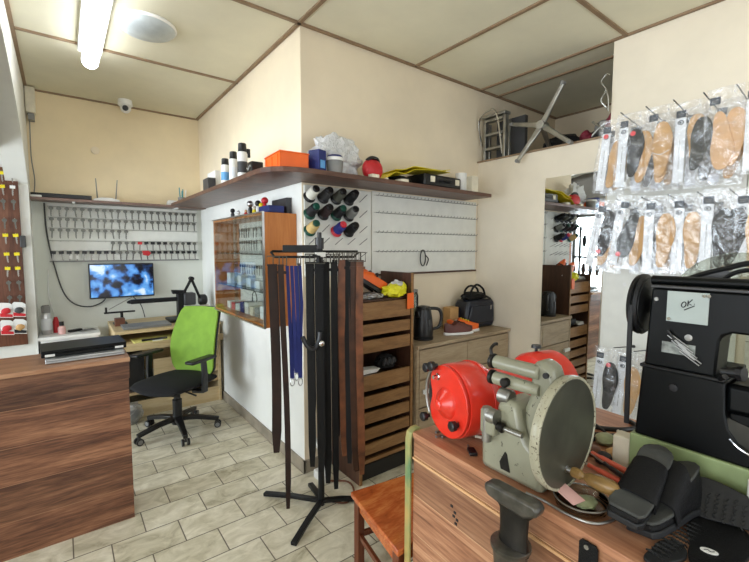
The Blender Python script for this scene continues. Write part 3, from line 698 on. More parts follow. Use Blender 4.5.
b = B(); box(b, 0.945, 1.02, 2.47, 2.55, ZS, ZS+0.085); obj('body', b, M['black'], t, bev=0.005)
b = B(); tube(b, [(0.943, 2.475, ZS+0.05), (0.943, 2.495, ZS+0.06), (0.943, 2.52, ZS+0.035), (0.943, 2.54, ZS+0.05)], 0.005); obj('silver_mark', b, M['silver'], t)
# orange tray (rotated open box)
T = xf((1.062, 2.235, ZS), R(-94))
t = thing('storage_tray', 'bright orange plastic storage box on the shelf corner', 'box', (1.045, 2.225, ZS))
b = B()
for a in ((-0.125, 0.125, -0.085, -0.079), (-0.125, 0.125, 0.079, 0.085), (-0.125, -0.119, -0.085, 0.085), (0.119, 0.125, -0.085, 0.085)):
    box(b, a[0], a[1], a[2], a[3], 0.0, 0.08, T)
box(b, -0.12, 0.12, -0.08, 0.08, 0, 0.005, T)
for x in (-0.09, 0.0, 0.09): box(b, x-0.006, x+0.006, -0.089, -0.084, 0.005, 0.072, T)
obj('tray', b, M['orange'], t, bev=0.0015)
b = B(); box(b, -0.128, 0.128, -0.089, 0.089, 0.08, 0.088, T); obj('lid', b, M['orange'], t, bev=0.003)
t = thing('carton', 'small navy blue carton next to the orange box', 'box', (1.185, 2.14, ZS))
b = B(); T = xf((1.205, 2.125, ZS), R(20)); box(b, -0.032, 0.032, -0.04, 0.04, 0, 0.118, T); obj('box', b, M['blue'], t, bev=0.002)
b = B(); box(b, -0.02, 0.02, -0.0415, -0.040, 0.015, 0.06, T); obj('label', b, M['lblue'], t)
# plastic bag
b = B(); blob(b, (1.41, 2.25, ZS+0.12), (0.165, 0.075, 0.135), 4, 0.42, 2.6, seed=3, flat=-0.118)
single('plastic_bag', b, M['bag'], 'crumpled white plastic bag on the shelf behind the grey pot', 'bag')
t = thing('tub', 'grey round tub with a white and blue lid on the shelf', 'tub', (1.31, 2.115, ZS))
c = (1.315, 2.112, ZS)
b = B(); lathe(b, c, (c[0], c[1], ZS+1), [(0, 0.045), (0.07, 0.052)], 30); obj('pot', b, M['grey'], t)
b = B(); lathe(b, (c[0], c[1], ZS+0.07), (c[0], c[1], ZS+1), [(0, 0.055), (0.016, 0.056), (0.02, 0.05)], 30); obj('lid', b, M['white'], t)
b = B(); lathe(b, (c[0], c[1], ZS+0.09), (c[0], c[1], ZS+1), [(0, 0.05), (0.012, 0.042)], 30); obj('lid_centre', b, M['blue'], t)
t = thing('pouch', 'red round pouch with a black top on the shelf', 'pouch', (1.62, 2.16, ZS))
b = B(); T = xf((1.625, 2.15, ZS+0.062), R(8)); blob(b, (0, 0, 0), (0.062, 0.045, 0.062), 3, 0.03, 2, seed=5)
for v in b.verts:
    sx = abs(v.co.x)/0.062; v.co = T @ Vector((math.copysign(sx**0.6, v.co.x)*0.078, v.co.y, max(v.co.z*1.05, -0.061)))
obj('body', b, M['red'], t)
b = B(); tube(b, [T @ Vector(p) for p in ((-0.055, -0.005, 0.05), (-0.03, -0.012, 0.068), (0.0, -0.014, 0.073), (0.03, -0.012, 0.068), (0.05, -0.005, 0.052))], 0.012, 10); obj('zip_top', b, M['black'], t)
b = B(); box(b, 1.565, 1.625, 2.075, 2.115, ZS, ZS+0.022); single('eraser_block', b, M['cream'], 'small cream block in front of the red pouch', 'block', bev=0.003)
b = B(); lathe(b, (1.70, 2.10, ZS), (1.70, 2.10, ZS+1), [(0, 0.014), (0.012, 0.013)], 16); single('stopper', b, M['cream'], 'tiny cream cap on the shelf right of the red pouch', 'cap')
t = thing('tape_roll', 'flat pale yellow roll on the shelf edge before the tool case', 'roll', (1.855, 2.125, ZS))
b = B(); lathe(b, (1.855, 2.125, ZS), (1.855, 2.125, ZS+1), [(0, 0.048), (0.018, 0.048), (0.018, 0.03), (0, 0.03)], 28, cap=False); obj('roll', b, M['cream'], t)
# yellow folder draped
b = B()
pts = [(1.70, 2.2, ZS+0.012), (1.78, 2.2, ZS+0.06), (1.86, 2.2, ZS+0.055), (1.95, 2.21, ZS+0.095), (2.1, 2.22, ZS+0.115), (2.24, 2.23, ZS+0.122), (2.34, 2.24, ZS+0.125)]
strip(b, pts, (0, 1, 0), 0.20, 0.003); T = None
strip(b, [(p[0], p[1]-0.0, p[2]+0.010+0.014*math.sin(i*1.3)) for i, p in enumerate(pts[1:])], (0, 1, -0.06), 0.205, 0.003)
single('folder', b, M['yellow'], 'bright yellow plastic folder lying over the black tool case', 'folder')
t = thing('tool_case', 'black plastic tool case with pale latches on the shelf', 'case', (2.24, 2.2, ZS))
T = xf((2.24, 2.2, ZS), R(2))
b = B(); box(b, -0.20, 0.20, -0.095, 0.10, 0.0, 0.085, T); obj('body', b, M['black'], t, bev=0.012)
for x in (-0.12, 0.15):
    b = B(); box(b, x-0.022, x+0.022, -0.102, -0.094, 0.028, 0.07, T); obj('latch', b, M['cream'], t, bev=0.002)
b = B(); tube(b, [T @ Vector(p) for p in ((-0.045, -0.095, 0.045), (-0.04, -0.12, 0.045), (0.06, -0.12, 0.045), (0.065, -0.095, 0.045))], 0.008, smooth=False); obj('handle', b, M['black'], t)
t = thing('dark_cloth', 'black folded fabric case bulging under the yellow folder', 'case', (1.90, 2.22, ZS))
b = B(); blob(b, (1.93, 2.26, ZS+0.034), (0.12, 0.085, 0.036), 3, 0.15, 2.5, seed=11, flat=-0.033); obj('body', b, M['blackmat'], t)
t = thing('paper_box', 'white cylinder and pale box at the right end of the shelf', 'box', (2.60, 2.2, ZS))
b = B(); box(b, 2.60, 2.68, 2.14, 2.28, ZS, ZS+0.13); obj('carton', b, M['cream'], t, bev=0.002)
b = B(); lathe(b, (2.575, 2.23, ZS), (2.575, 2.23, ZS+1), [(0, 0.045), (0.155, 0.045), (0.155, 0.03)], 24); obj('roll', b, M['white'], t)

# ================================================================== THREAD AND HOOK BOARD
tb = thing('hook_board', 'large white board with thread pegs and rows of empty hooks on the centre wall', 'hook board', (2.1, 2.377, 1.31))
obj('board', box(B(), 1.245, 1.775, 2.364, 2.377, 1.32, 1.905), M['whiteboard'], tb, bev=0.002)
obj('board', box(B(), 1.785, 2.945, 2.366, 2.377, 1.318, 1.912), M['whiteboard'], tb, bev=0.002)
for z in (1.885, 1.762, 1.622, 1.482):
    b = B(); box(b, 1.80, 2.935, 2.362, 2.366, z-0.0015, z+0.0015)
    for k in range(30): tube(b, [(1.82+k*0.0378, 2.366, z+0.002), (1.82+k*0.0378, 2.335, z-0.004), (1.82+k*0.0378, 2.325, z+0.010)], 0.0024, 5, smooth=False, idx=1)
    obj('hook_rail', b, [M['rail'], M['grey']], tb)
b = B(); box(b, 1.785, 2.945, 2.355, 2.376, 1.305, 1.318); obj('bottom_edge', b, M['drawer_side'], tb)
SPX = [1.275+k*0.100 for k in range(5)]
SPZ = [1.845, 1.738, 1.632, 1.548, 1.455]
for z in SPZ:
    for x in SPX:
        b = B(); cyl(b, (x, 2.364, z-0.02), (x, 2.275, z+0.022), 0.0022, seg=6); obj('peg', b, M['darkgrey'], tb)
M['th_white'] = mat('thread_white', (214, 212, 200), 0.7, bump=0.5, bs=400)
M['th_dkgrey'] = mat('thread_charcoal', (52, 52, 52), 0.8, bump=0.5, bs=400)
M['th_olive'] = mat('thread_olive_grey', (78, 78, 68), 0.8, bump=0.5, bs=400)
M['th_black'] = mat('thread_black', (18, 20, 24), 0.7, bump=0.5, bs=400)
M['th_brown'] = mat('thread_dark_brown', (46, 30, 30), 0.8, bump=0.5, bs=400)
M['th_grey'] = mat('thread_silver_grey', (124, 126, 122), 0.6, bump=0.5, bs=400)
M['th_gold'] = mat('thread_gold', (206, 178, 116), 0.6, bump=0.5, bs=400)
M['th_blue'] = mat('thread_royal_blue', (34, 44, 130), 0.6, bump=0.5, bs=400)
M['sp_green'] = mat('dark_green_spool', (20, 74, 60), 0.35)
M['sp_red'] = mat('red_spool', (206, 52, 66), 0.35)
def spool(x, z, th, base, label):
    p = Vector((x, 2.362, z-0.019)); d = Vector((0, -0.905, 0.425)).normalized(); q = p+d
    t = thing('thread_spool', label, 'thread spool', p, 0, 'thread spools on the pegs')
    a = p+d*0.004
    b = B(); lathe(b, a, a+d, [(0, 0.040), (0.004, 0.042), (0.012, 0.037), (0.02, 0.024), (0.100, 0.020), (0.106, 0.024), (0.112, 0.020)], 24); obj('cone', b, M[base], t)
    b = B(); lathe(b, a+d*0.018, a+d, [(0, 0.028), (0.006, 0.034), (0.045, 0.032), (0.070, 0.029), (0.076, 0.022)], 24); obj('thread', b, M[th], t)
S = [(0, 0, 'th_white', 'black', 'white thread spool on a black cone'), (1, 0, 'th_dkgrey', 'black', 'charcoal thread spool in the top row'), (2, 0, 'th_olive', 'black', 'olive grey thread spool in the top row'), (3, 0, 'th_black', 'black', 'black thread spool at the right end of the top row'),
     (0, 1, 'th_black', 'sp_green', 'black thread spool on a green cone at the left of the second row'), (1, 1, 'th_brown', 'black', 'dark brown thread spool in the second row'), (2, 1, 'th_black', 'sp_green', 'black thread spool on a green cone, third in the second row'), (3, 1, 'th_grey', 'black', 'silver grey thread spool at the right end of the second row'),
     (0, 2, 'th_gold', 'sp_green', 'gold thread spool on a dark green cone'), (2, 2, 'th_blue', 'sp_red', 'royal blue thread spool on a red cone'), (3, 2, 'th_black', 'black', 'black thread spool to the right of the royal blue one')]
for c_, r_, th, ba, lb in S: spool(SPX[c_], SPZ[r_], th, ba, lb)
b = B(); tube(b, [(2.27+0.028*math.cos(a), 2.34, 1.43+0.062*math.sin(a)) for a in [i*PI/7 for i in range(14)]], 0.0045, closed=True); tube(b, [(2.30, 2.34, 1.45), (2.33, 2.34, 1.42), (2.31, 2.34, 1.37)], 0.0045)
single('lace_loop', b, M['black'], 'black cord loop hanging from the lowest row of empty hooks', 'cord')

# ================================================================== COUNTER, LEFT FRONT
ct = thing('counter', 'walnut-look shop counter with laptops on it, left front of the shop', 'counter', (-0.7, 2.62, 0))
obj('front_panel', box(B(), -2.0, 0.262, 2.545, 2.565, 0.0, 0.895), M['walnut'], ct, bev=0.0015)
obj('end_panel', box(B(), 0.242, 0.262, 2.566, 2.83, 0.0, 0.895), M['walnut'], ct)
obj('back_panel', box(B(), -2.0, 0.241, 2.815, 2.83, 0.12, 0.895), M['walnut'], ct)
obj('counter_top', box(B(), -2.02, 0.268, 2.505, 2.88, 0.8955, 0.918), M['walnut_top'], ct, bev=0.002)
obj('top_rail', box(B(), -2.0, 0.266, 2.53, 2.5445, 0.80, 0.895), M['walnut'], ct, bev=0.001)
ZT = 0.9185
def laptop(label, x0, x1, y0, y1, z0, th, cm, rz=0.0, stickers=False):
    cx, cy = (x0+x1)/2, (y0+y1)/2; T = xf((cx, cy, z0), rz); w_, d_ = (x1-x0)/2, (y1-y0)/2
    t = thing('laptop', label, 'laptop', (cx, cy, z0))
    b = B(); box(b, -w_, w_, -d_, d_, 0.002, th*0.55, T); obj('base', b, M[cm], t, bev=0.003)
    b = B(); box(b, -w_, w_, -d_, d_, th*0.57, th, T); l = obj('lid', b, M[cm], t, bev=0.003)
    b = B(); cyl(b, T @ Vector((-w_*0.7, d_+0.001, th*0.5)), T @ Vector((w_*0.7, d_+0.001, th*0.5)), 0.005); obj('hinge', b, M['darkgrey'], t)
    if stickers:
        for sx in (-w_+0.035, w_-0.035):
            b = B(); box(b, sx-0.02, sx+0.02, -d_-0.0015, -d_-0.0004, 0.006, th*0.5, T); obj('sticker', b, M['white'], t)
M['silverlap'] = mat('silver_laptop_shell', (186, 190, 192), 0.3, 0.7)
laptop('silver closed laptop lying under the black one on the walnut counter', -0.09, 0.25, 2.585, 2.82, ZT, 0.024, 'silverlap', R(1))
laptop('black glossy closed laptop with two white stickers, on the silver one', -0.11, 0.262, 2.63, 2.87, ZT+0.0245, 0.036, 'gloss', R(3), True)
t = thing('white_cabinet', 'low white cabinet against the back wall behind the counter', 'cabinet', (0.02, 4.58, 0))
obj('body', box(B(), -0.17, 0.235, 4.43, 4.745, 0.0, 0.715), M['white'], t, bev=0.002)
obj('worktop', box(B(), -0.185, 0.25, 4.405, 4.746, 0.716, 0.742), M['white'], t, bev=0.002)
d = obj('drawer', box(B(), -0.155, 0.22, 4.412, 4.429, 0.52, 0.70), M['white'], t, bev=0.002)
b = B(); tube(b, [(-0.02, 4.411, 0.665), (0.0, 4.39, 0.672), (0.06, 4.39, 0.672), (0.08, 4.411, 0.665)], 0.006); obj('handle', b, M['grey'], d)
obj('drawer', box(B(), -0.155, 0.22, 4.412, 4.429, 0.10, 0.505), M['white'], t, bev=0.002)
ZW = 0.7425
t = thing('spray_can', 'grey and silver spray bottle on the white cabinet, left end', 'spray can', (-0.12, 4.6, ZW))
b = B(); lathe(b, (-0.13, 4.58, ZW), (-0.13, 4.58, 2), [(0, 0.036), (0.005, 0.038), (0.17, 0.038), (0.19, 0.03)], 26); obj('can', b, M['silver'], t)
b = B(); lathe(b, (-0.13, 4.58, ZW+0.04), (-0.13, 4.58, 2), [(0, 0.0385), (0.10, 0.0385)], 26); obj('label_band', b, M['card'], t)
b = B(); lathe(b, (-0.13, 4.58, ZW+0.21), (-0.13, 4.58, 2), [(-0.02, 0.031), (0.035, 0.033), (0.045, 0.026)], 26); obj('cap', b, M['grey'], t)
t = thing('bottle', 'small reddish bottle with black cap beside the spray bottle', 'bottle', (-0.02, 4.55, ZW))
b = B(); lathe(b, (-0.025, 4.52, ZW), (-0.025, 4.52, 2), [(0, 0.028), (0.06, 0.028), (0.075, 0.014)], 20); obj('body', b, M['pink'], t)
b = B(); lathe(b, (-0.025, 4.52, ZW+0.075), (-0.025, 4.52, 2), [(0, 0.018), (0.035, 0.017)], 20); obj('cap', b, M['black'], t)
b = B(); lathe(b, (-0.065, 4.63, ZW), (-0.065, 4.63, 2), [(0, 0.022), (0.10, 0.022), (0.14, 0.012)], 16); single('bottle', b, M['red'], 'slim dark red bottle between the spray bottle and the reddish bottle', 'bottle')
b = B(); box(b, -0.01, 0.10, -0.02, 0.02, 0, 0.022, xf((0.03, 4.56, ZW), R(28))); single('stapler', b, M['black'], 'small black tool lying on the white cabinet', 'tool', bev=0.006)
b = B(); strip(b, [(0.10, 4.55, ZW+0.002), (0.16, 4.57, ZW+0.012), (0.22, 4.6, ZW+0.003)], (0.3, 1, 0), 0.07, 0.002); single('paper', b, M['grey'], 'curled grey paper on the white cabinet top', 'paper')

# ================================================================== DESK WITH KEY ENGRAVER
dk = thing('desk', 'pale plywood desk with a lower tray against the back wall', 'desk', (0.75, 4.4, 0))
obj('desk_top', box(B(), 0.33, 1.21, 4.05, 4.73, 0.762, 0.788), M['ply'], dk, bev=0.002)
obj('side_panel', box(B(), 0.335, 0.355, 4.07, 4.73, 0.0, 0.761), M['ply'], dk)
obj('side_panel', box(B(), 1.185, 1.205, 4.07, 4.73, 0.0, 0.761), M['ply'], dk)
obj('tray_board', box(B(), 0.356, 1.184, 3.92, 4.55, 0.665, 0.683), M['ply'], dk, bev=0.002)
obj('tray_front', box(B(), 0.356, 1.184, 3.90, 3.9195, 0.640, 0.700), M['ply'], dk, bev=0.002)
obj('back_panel', box(B(), 0.356, 1.184, 4.55, 4.57, 0.30, 0.760), M['ply'], dk)
obj('low_shelf', box(B(), 0.356, 1.184, 4.1, 4.54, 0.20, 0.22), M['ply'], dk)
obj('low_front', box(B(), 0.356, 1.184, 4.09, 4.105, 0.0, 0.14), M['ply'], dk)
obj('low_door', box(B(), 0.62, 1.184, 4.09, 4.105, 0.30, 0.50), M['ply'], dk)
b = B(); box(b, 0.40, 0.60, 4.02, 4.08, 0.24, 0.5); single('computer_case', b, M['darkgrey'], 'dark grey computer case standing under the desk', 'computer', origin=(0.5, 4.05, 0.221)) if False else b.free()
pc = thing('computer', 'dark grey computer case under the desk beside the counter', 'computer', (0.45, 4.25, 0.221))
obj('case', box(B(), 0.40, 0.55, 4.12, 4.5, 0.2205, 0.56), M['darkgrey'], pc, bev=0.004)
obj('front_grille', box(B(), 0.41, 0.54, 4.112, 4.119, 0.24, 0.54), M['black'], pc)
# yellow papers and a pen on the tray
b = B(); box(b, -0.26, 0.26, -0.12, 0.12, 0, 0.012, xf((0.72, 4.06, 0.6835), R(3))); single('paper_sheet', b, mat('pale_yellow_paper', (222, 216, 128), 0.8), 'pale yellow paper lying on the desk tray', 'paper')
b = B(); box(b, -0.09, 0.09, -0.06, 0.06, 0, 0.02, xf((0.95, 4.04, 0.696), R(-8))); single('notebook', b, mat('yellow_green_pad', (206, 212, 110), 0.8), 'yellow-green pad lying on the yellow paper', 'pad', bev=0.002)
t = thing('pen', 'black marker pen on the yellow papers of the desk tray', 'pen', (0.62, 4.02, 0.65))
b = B(); cyl(b, (0.52, 3.99, 0.706), (0.66, 3.995, 0.706), 0.009); obj('barrel', b, M['black'], t)
b = B(); cyl(b, (0.66, 3.995, 0.706), (0.72, 3.997, 0.706), 0.0095); obj('cap', b, M['darkgrey'], t)
b = B(); box(b, 0.60, 0.68, 3.95, 3.975, 0.696, 0.700); single('paper_slip', b, M['white'], 'tiny white paper slip on the desk tray beside the marker', 'paper')
# thin laptop / tablet on desk top
laptop('thin dark silver laptop lying closed on the plywood desk', 0.40, 0.78, 4.10, 4.32, 0.7885, 0.022, 'grey', R(1))
# engraver
eg = thing('engraving_machine', 'black engraving machine with a long arm on the plywood desk', 'machine', (0.95, 4.35, 0.7885))
obj('foot', box(B(), 0.80, 1.06, 4.25, 4.50, 0.789, 0.815), M['blackmetal'], eg, bev=0.006)
obj('column', box(B(), 0.885, 0.94, 4.32, 4.40, 0.815, 1.06), M['blackmetal'], eg, bev=0.006)
b = B(); box(b, 0.49, 0.93, 4.33, 4.38, 0.985, 1.025); cyl(b, (0.49, 4.355, 1.005), (0.46, 4.355, 1.003), 0.02, 0.008); obj('long_arm', b, M['blackmetal'], eg, bev=0.006)
b = B(); cyl(b, (0.93, 4.34, 1.03), (1.02, 4.34, 1.20), 0.013); obj('link', b, M['blackmetal'], eg)
b = B(); cyl(b, (1.02, 4.34, 1.20), (1.10, 4.34, 0.99), 0.013); obj('link', b, M['blackmetal'], eg)
b = B(); cyl(b, (1.02, 4.31, 1.20), (1.02, 4.37, 1.20), 0.022); obj('pivot', b, M['blackmetal'], eg)
b = B(); box(b, 0.94, 1.05, 4.30, 4.42, 0.94, 1.06); obj('head_box', b, M['darkgrey'], eg, bev=0.012)
b = B(); prism(b, [(-0.09, 0.0), (0.04, 0.0), (0.02, 0.03), (-0.1, 0.04)], (0.94, 4.34, 1.055), (1, 0, 0), (0, 0, 1), (0, 1, 0), 0, 0.06); obj('cover', b, M['blackmetal'], eg, bev=0.004)
b = B(); lathe(b, (1.09, 4.36, 0.98), (1.16, 4.36, 0.98), [(0, 0.045), (0.01, 0.055), (0.06, 0.055), (0.075, 0.04)], 24); obj('motor', b, M['black'], eg)
b = B(); lathe(b, (0.985, 4.33, 0.94), (0.985, 4.33, 0.0), [(0, 0.02), (0.06, 0.018), (0.11, 0.006)], 14); obj('spindle', b, M['silver'], eg)
b = B(); box(b, 1.10, 1.17, 4.28, 4.36, 0.7885, 0.93); single('carton', b, M['cream'], 'small cream carton on the desk end behind the chair back', 'box', bev=0.003)
# key-cutting gauge on the far left of the desk
g = thing('small_vice', 'small black clamp tool with a thin rod on the desk end', 'tool', (0.40, 4.5, 0.7885))
obj('base', box(B(), 0.36, 0.47, 4.45, 4.56, 0.789, 0.80), M['blackmetal'], g, bev=0.002)
b = B(); cyl(b, (0.43, 4.5, 0.80), (0.43, 4.5, 0.895), 0.012); obj('post', b, M['blackmetal'], g)
b = B(); box(b, 0.29, 0.54, 4.48, 4.52, 0.893, 0.906); obj('bar', b, M['blackmetal'], g, bev=0.003)
b = B(); box(b, 0.30, 0.315, 4.48, 4.52, 0.90, 0.95); obj('jaw', b, M['blackmetal'], g)
b = B(); cyl(b, (0.33, 4.5, 0.93), (0.53, 4.5, 1.04), 0.0035); obj('rod', b, M['steel'], g)
b = B(); box(b, 0.36, 0.44, 4.35, 4.42, 0.789, 0.86); single('parts_tin', b, M['keywood'], 'small brown box on the left front corner of the desk', 'box', bev=0.004)

# ================================================================== OFFICE CHAIR (front faces -Y in its own frame)
oc = thing('office_chair', 'office chair with lime green mesh back and black seat', 'chair', (0, 0, 0))
b = B(); lathe(b, (0, 0, 0.07), (0, 0, 1), [(0, 0.03), (0.0, 0.045), (0.06, 0.04), (0.07, 0.03)], 24); obj('hub', b, M['black'], oc)
b = B(); cyl(b, (0, 0, 0.13), (0, 0, 0.336), 0.026); cyl(b, (0, 0, 0.13), (0, 0, 0.27), 0.036); obj('gas_column', b, M['black'], oc)
for k in range(5):
    a = R(18+72*k+20); d = Vector((math.cos(a), math.sin(a), 0))
    b = B(); strip(b, [d*0.03+Vector((0, 0, 0.115)), d*0.15+Vector((0, 0, 0.105)), d*0.315+Vector((0, 0, 0.072))], d.cross(Vector((0, 0, 1))), 0.05, 0.03, wl=[0.06, 0.045, 0.032])
    lg = obj('leg', b, M['black'], oc, bev=0.004)
    p = d*0.305; n = d.cross(Vector((0, 0, 1)))
    for s in (-1, 1):
        c0 = p+n*(s*0.012)+Vector((0, 0, 0.028)); b = B(); cyl(b, c0, c0+n*(s*0.016), 0.027, seg=20); obj('caster_wheel', b, M['black'], lg)
        b = B(); cyl(b, c0+n*(s*0.0165), c0+n*(s*0.0175), 0.018, seg=16); obj('caster_cap', b, M['grey'], lg)
    b = B(); cyl(b, p+Vector((0, 0, 0.03)), p+Vector((0, 0, 0.075)), 0.009); obj('caster_stem', b, M['darkgrey'], lg)
b = B(); box(b, -0.09, 0.09, -0.12, 0.10, 0.335, 0.378); obj('mechanism', b, M['black'], oc, bev=0.01)
b = B(); cyl(b, (0.08, -0.02, 0.36), (0.24, -0.04, 0.345), 0.007); obj('lever', b, M['black'], oc)
b = B()
blob(b, (0, -0.01, 0.425), (0.265, 0.27, 0.05), 4, 0.0)
for v in b.verts:
    x, y = v.co.x/0.265, (v.co.y+0.01)/0.27
    r = math.hypot(x, y); m_ = max(abs(x), abs(y)) or 1
    if r > 1e-4:
        k = (r/m_)**0.55; v.co.x = x*0.265*k; v.co.y = y*0.27*k-0.01
    if v.co.y < -0.2: v.co.z -= (abs(v.co.y)-0.2)*0.35
    if v.co.z > 0.425: v.co.z = 0.425+(v.co.z-0.425)*0.8
obj('seat', b, M['blackmat'], oc)
# backrest: curved mesh shell, grid
def shell(nx, nz, fn, th):
    b = B(); F = []; K = []
    for j in range(nz+1):
        F.append([b.verts.new(fn(i/nx, j/nz, 0)) for i in range(nx+1)]); K.append([b.verts.new(fn(i/nx, j/nz, th)) for i in range(nx+1)])
    for j in range(nz):
        for i in range(nx):
            b.faces.new((F[j][i], F[j][i+1], F[j+1][i+1], F[j+1][i])); b.faces.new((K[j][i], K[j+1][i], K[j+1][i+1], K[j][i+1]))
    for j in range(nz):
        b.faces.new((F[j][0], F[j+1][0], K[j+1][0], K[j][0])); b.faces.new((F[j][nx], K[j][nx], K[j+1][nx], F[j+1][nx]))
    for i in range(nx):
        b.faces.new((F[0][i], K[0][i], K[0][i+1], F[0][i+1])); b.faces.new((F[nz][i], F[nz][i+1], K[nz][i+1], K[nz][i]))
    return b
def backf(inset, yo):
    def fn(u, v, th):
        hw = 0.235-0.045*abs(v-0.45)**1.5*2; hw -= inset
        if v < 0.12: hw *= 0.80+0.2*(v/0.12)**0.5
        if v > 0.9: hw *= 1-0.12*((v-0.9)/0.1)**2
        x = (u*2-1)*hw
        y = 0.235+0.05*v-0.06*math.sin(v*PI*1.1)*0.6+0.045*(v**2)-0.06*((u*2-1)**2)+yo+th
        return (x, y, 0.435+v*(0.555-inset*0.3))
    return fn
obj('backrest', shell(14, 16, backf(0, 0), 0.014), M['green_fabric'], oc)
obj('back_frame', shell(14, 16, backf(-0.006, 0.017), 0.016), M['black'], oc)
b = B(); tube(b, [(0, 0.10, 0.35), (0, 0.24, 0.33), (0, 0.31, 0.41), (0, 0.305, 0.56), (0, 0.30, 0.68)], [0.022]*30, 10); obj('back_post', b, M['black'], oc)
for s in (-1, 1):
    b = B(); strip(b, [(s*0.18, 0.0, 0.365), (s*0.29, 0.0, 0.375), (s*0.295, 0.0, 0.52), (s*0.285, 0.0, 0.62)], (0, 1, 0), 0.07, 0.028, wl=[0.05, 0.055, 0.045, 0.045]); obj('arm_post', b, M['black'], oc, bev=0.006)
    b = B(); box(b, s*0.285-0.042, s*0.285+0.042, -0.15, 0.11, 0.62, 0.646); obj('armrest', b, M['black'], oc, bev=0.011)
oc.location = (0.70, 3.57, 0.0); oc.rotation_euler = (0, 0, R(-58))
t = thing('clear_bag', 'crumpled clear plastic bag on the floor behind the counter', 'bag', (0.38, 3.9, 0))
b = B(); blob(b, (0.40, 3.98, 0.085), (0.11, 0.09, 0.10), 3, 0.3, 2.4, seed=2, flat=-0.084); obj('bag', b, M['bag_white'], t)
b = B(); blob(b, (0.40, 3.98, 0.062), (0.075, 0.06, 0.062), 3, 0.25, 3, seed=9, flat=-0.061); obj('contents', b, M['grey'], t)

# ================================================================== BELT RACK
br = thing('belt_rack', 'black metal floor stand hung with belts in front of the corner', 'stand', (1.14, 2.0, 0))
cx, cy = 1.135, 1.985
b = B(); cyl(b, (cx, cy, 0.02), (cx, cy, 1.52), 0.018); obj('pole', b, M['blackmetal'], br)
b = B(); cyl(b, (cx, cy, 1.50), (cx, cy, 1.56), 0.024); cyl(b, (cx, cy, 1.56), (cx, cy, 1.59), 0.012); obj('finial', b, M['black'], br)
for ex, ey, w_ in ((0.865, 1.80, 0.03), (0.92, 2.30, 0.03), (1.36, 1.90, 0.03), (1.19, 2.22, 0.03)):
    v = Vector((ex-cx, ey-cy, 0))
    b = B(); strip(b, [(cx, cy, 0.045), (cx+v.x*0.5, cy+v.y*0.5, 0.035), (ex, ey, 0.012)], v.cross(Vector((0, 0, 1))), 0.032, 0.02); obj('foot', b, M['blackmetal'], br, bev=0.003)
# arms: two crossing bars with end hooks
A1 = Vector((0.80, -0.60, 0)).normalized(); A2 = Vector((0.60, 0.80, 0)).normalized()
c0 = Vector((cx, cy, 1.50))
b = B(); strip(b, [c0-A1*0.20, c0+A1*0.0], A2, 0.045, 0.04); obj('top_block', b, M['blackmetal'], br, bev=0.004)
for d, L, z in ((A1, 0.21, 1.485), (-A1, 0.26, 1.485), (A2, 0.16, 1.465), (-A2, 0.24, 1.465)):
    c = Vector((cx, cy, z)); n = Vector((0, 0, 1)).cross(d)
    b = B(); tube(b, [c+d*0.0, c+d*L, c+d*L+n*0.03+Vector((0, 0, -0.005)), c+d*(L-0.02)+n*0.03+Vector((0, 0, -0.03)), c+d*0.02+n*0.02+Vector((0, 0, -0.03))], 0.007, 8, smooth=False); obj('arm', b, M['blackmetal'], br)
def belt(x, y, z1, z0, w_, cm, label, rz=0.0, dbl=0.0, buckle='buckle', holes=True, bend=0.02, zend=None):
    if x > 1.17: x = 1.17+(x-1.17)*0.62
    """a belt hanging by its buckle; optionally folded over double"""
    t = thing('belt', label, 'belt', (x, y, z0), 0, 'belts on the rack')
    wd = Vector((math.cos(rz), math.sin(rz), 0)); nd = Vector((-wd.y, wd.x, 0))
    n = 9; pts = [Vector((x, y, z1))+Vector((0, 0, -(z1-z0)*i/n))+nd*(bend*math.sin(i*0.55+x*20))+wd*(bend*0.6*math.sin(i*0.4+y*9)) for i in range(n+1)]
    b = B(); strip(b, pts, wd, w_, 0.004, wl=[w_]*n+[w_*0.62]); obj('strap', b, M[cm], t)
    if dbl:
        p2 = [p+nd*0.008+wd*0.004 for p in pts if p.z > z0+dbl]
        b = B(); strip(b, p2, wd, w_, 0.004, wl=[w_]*(len(p2)-1)+[w_*0.6]); obj('strap_end', b, M[cm], t)
    b = B(); T = Matrix.Translation((x, y, z1+0.015)) @ Matrix.Rotation(rz, 4, 'Z')
    hw = w_*0.62
    tube(b, [T @ Vector(p) for p in ((-hw, 0, -0.022), (hw, 0, -0.022), (hw, 0, 0.026), (-hw, 0, 0.026))], 0.0035, 6, closed=True, smooth=False)
    cyl(b, T @ Vector((0, -0.004, -0.02)), T @ Vector((0, -0.004, 0.028)), 0.0025, seg=6); obj('buckle', b, M[buckle], t)
    b = B(); box(b, -w_*0.58, w_*0.58, -0.007, 0.007, -0.065, -0.05, T); obj('loop', b, M[cm], t)
BZ = 1.44
belt(0.878, 2.02, 1.42, 0.40, 0.050, 'belt_brown', 'long dark brown belt hanging furthest out, left of the blue lanyards', R(-25), bend=0.012)
belt(0.905, 1.96, 1.42, 0.11, 0.030, 'belt_brown', 'narrow dark brown belt reaching almost to the floor', R(-25), bend=0.02)
belt(1.03, 2.03, 1.42, 0.90, 0.020, 'belt_choc', 'short thin dark belt between the lanyards and the pole', R(-60), bend=0.01)
belt(1.045, 1.93, 1.43, 0.30, 0.040, 'leather_black', 'black belt left of the pole with blunt end', R(-35), dbl=0.15, bend=0.006)
belt(1.085, 1.90, 1.43, 0.27, 0.045, 'leather_black', 'wide black belt hanging just before the pole on its left', R(-30), bend=0.006)
belt(1.135, 1.915, 1.43, 0.18, 0.042, 'leather_black', 'long black belt hanging in front of the pole', R(-30), bend=0.006)
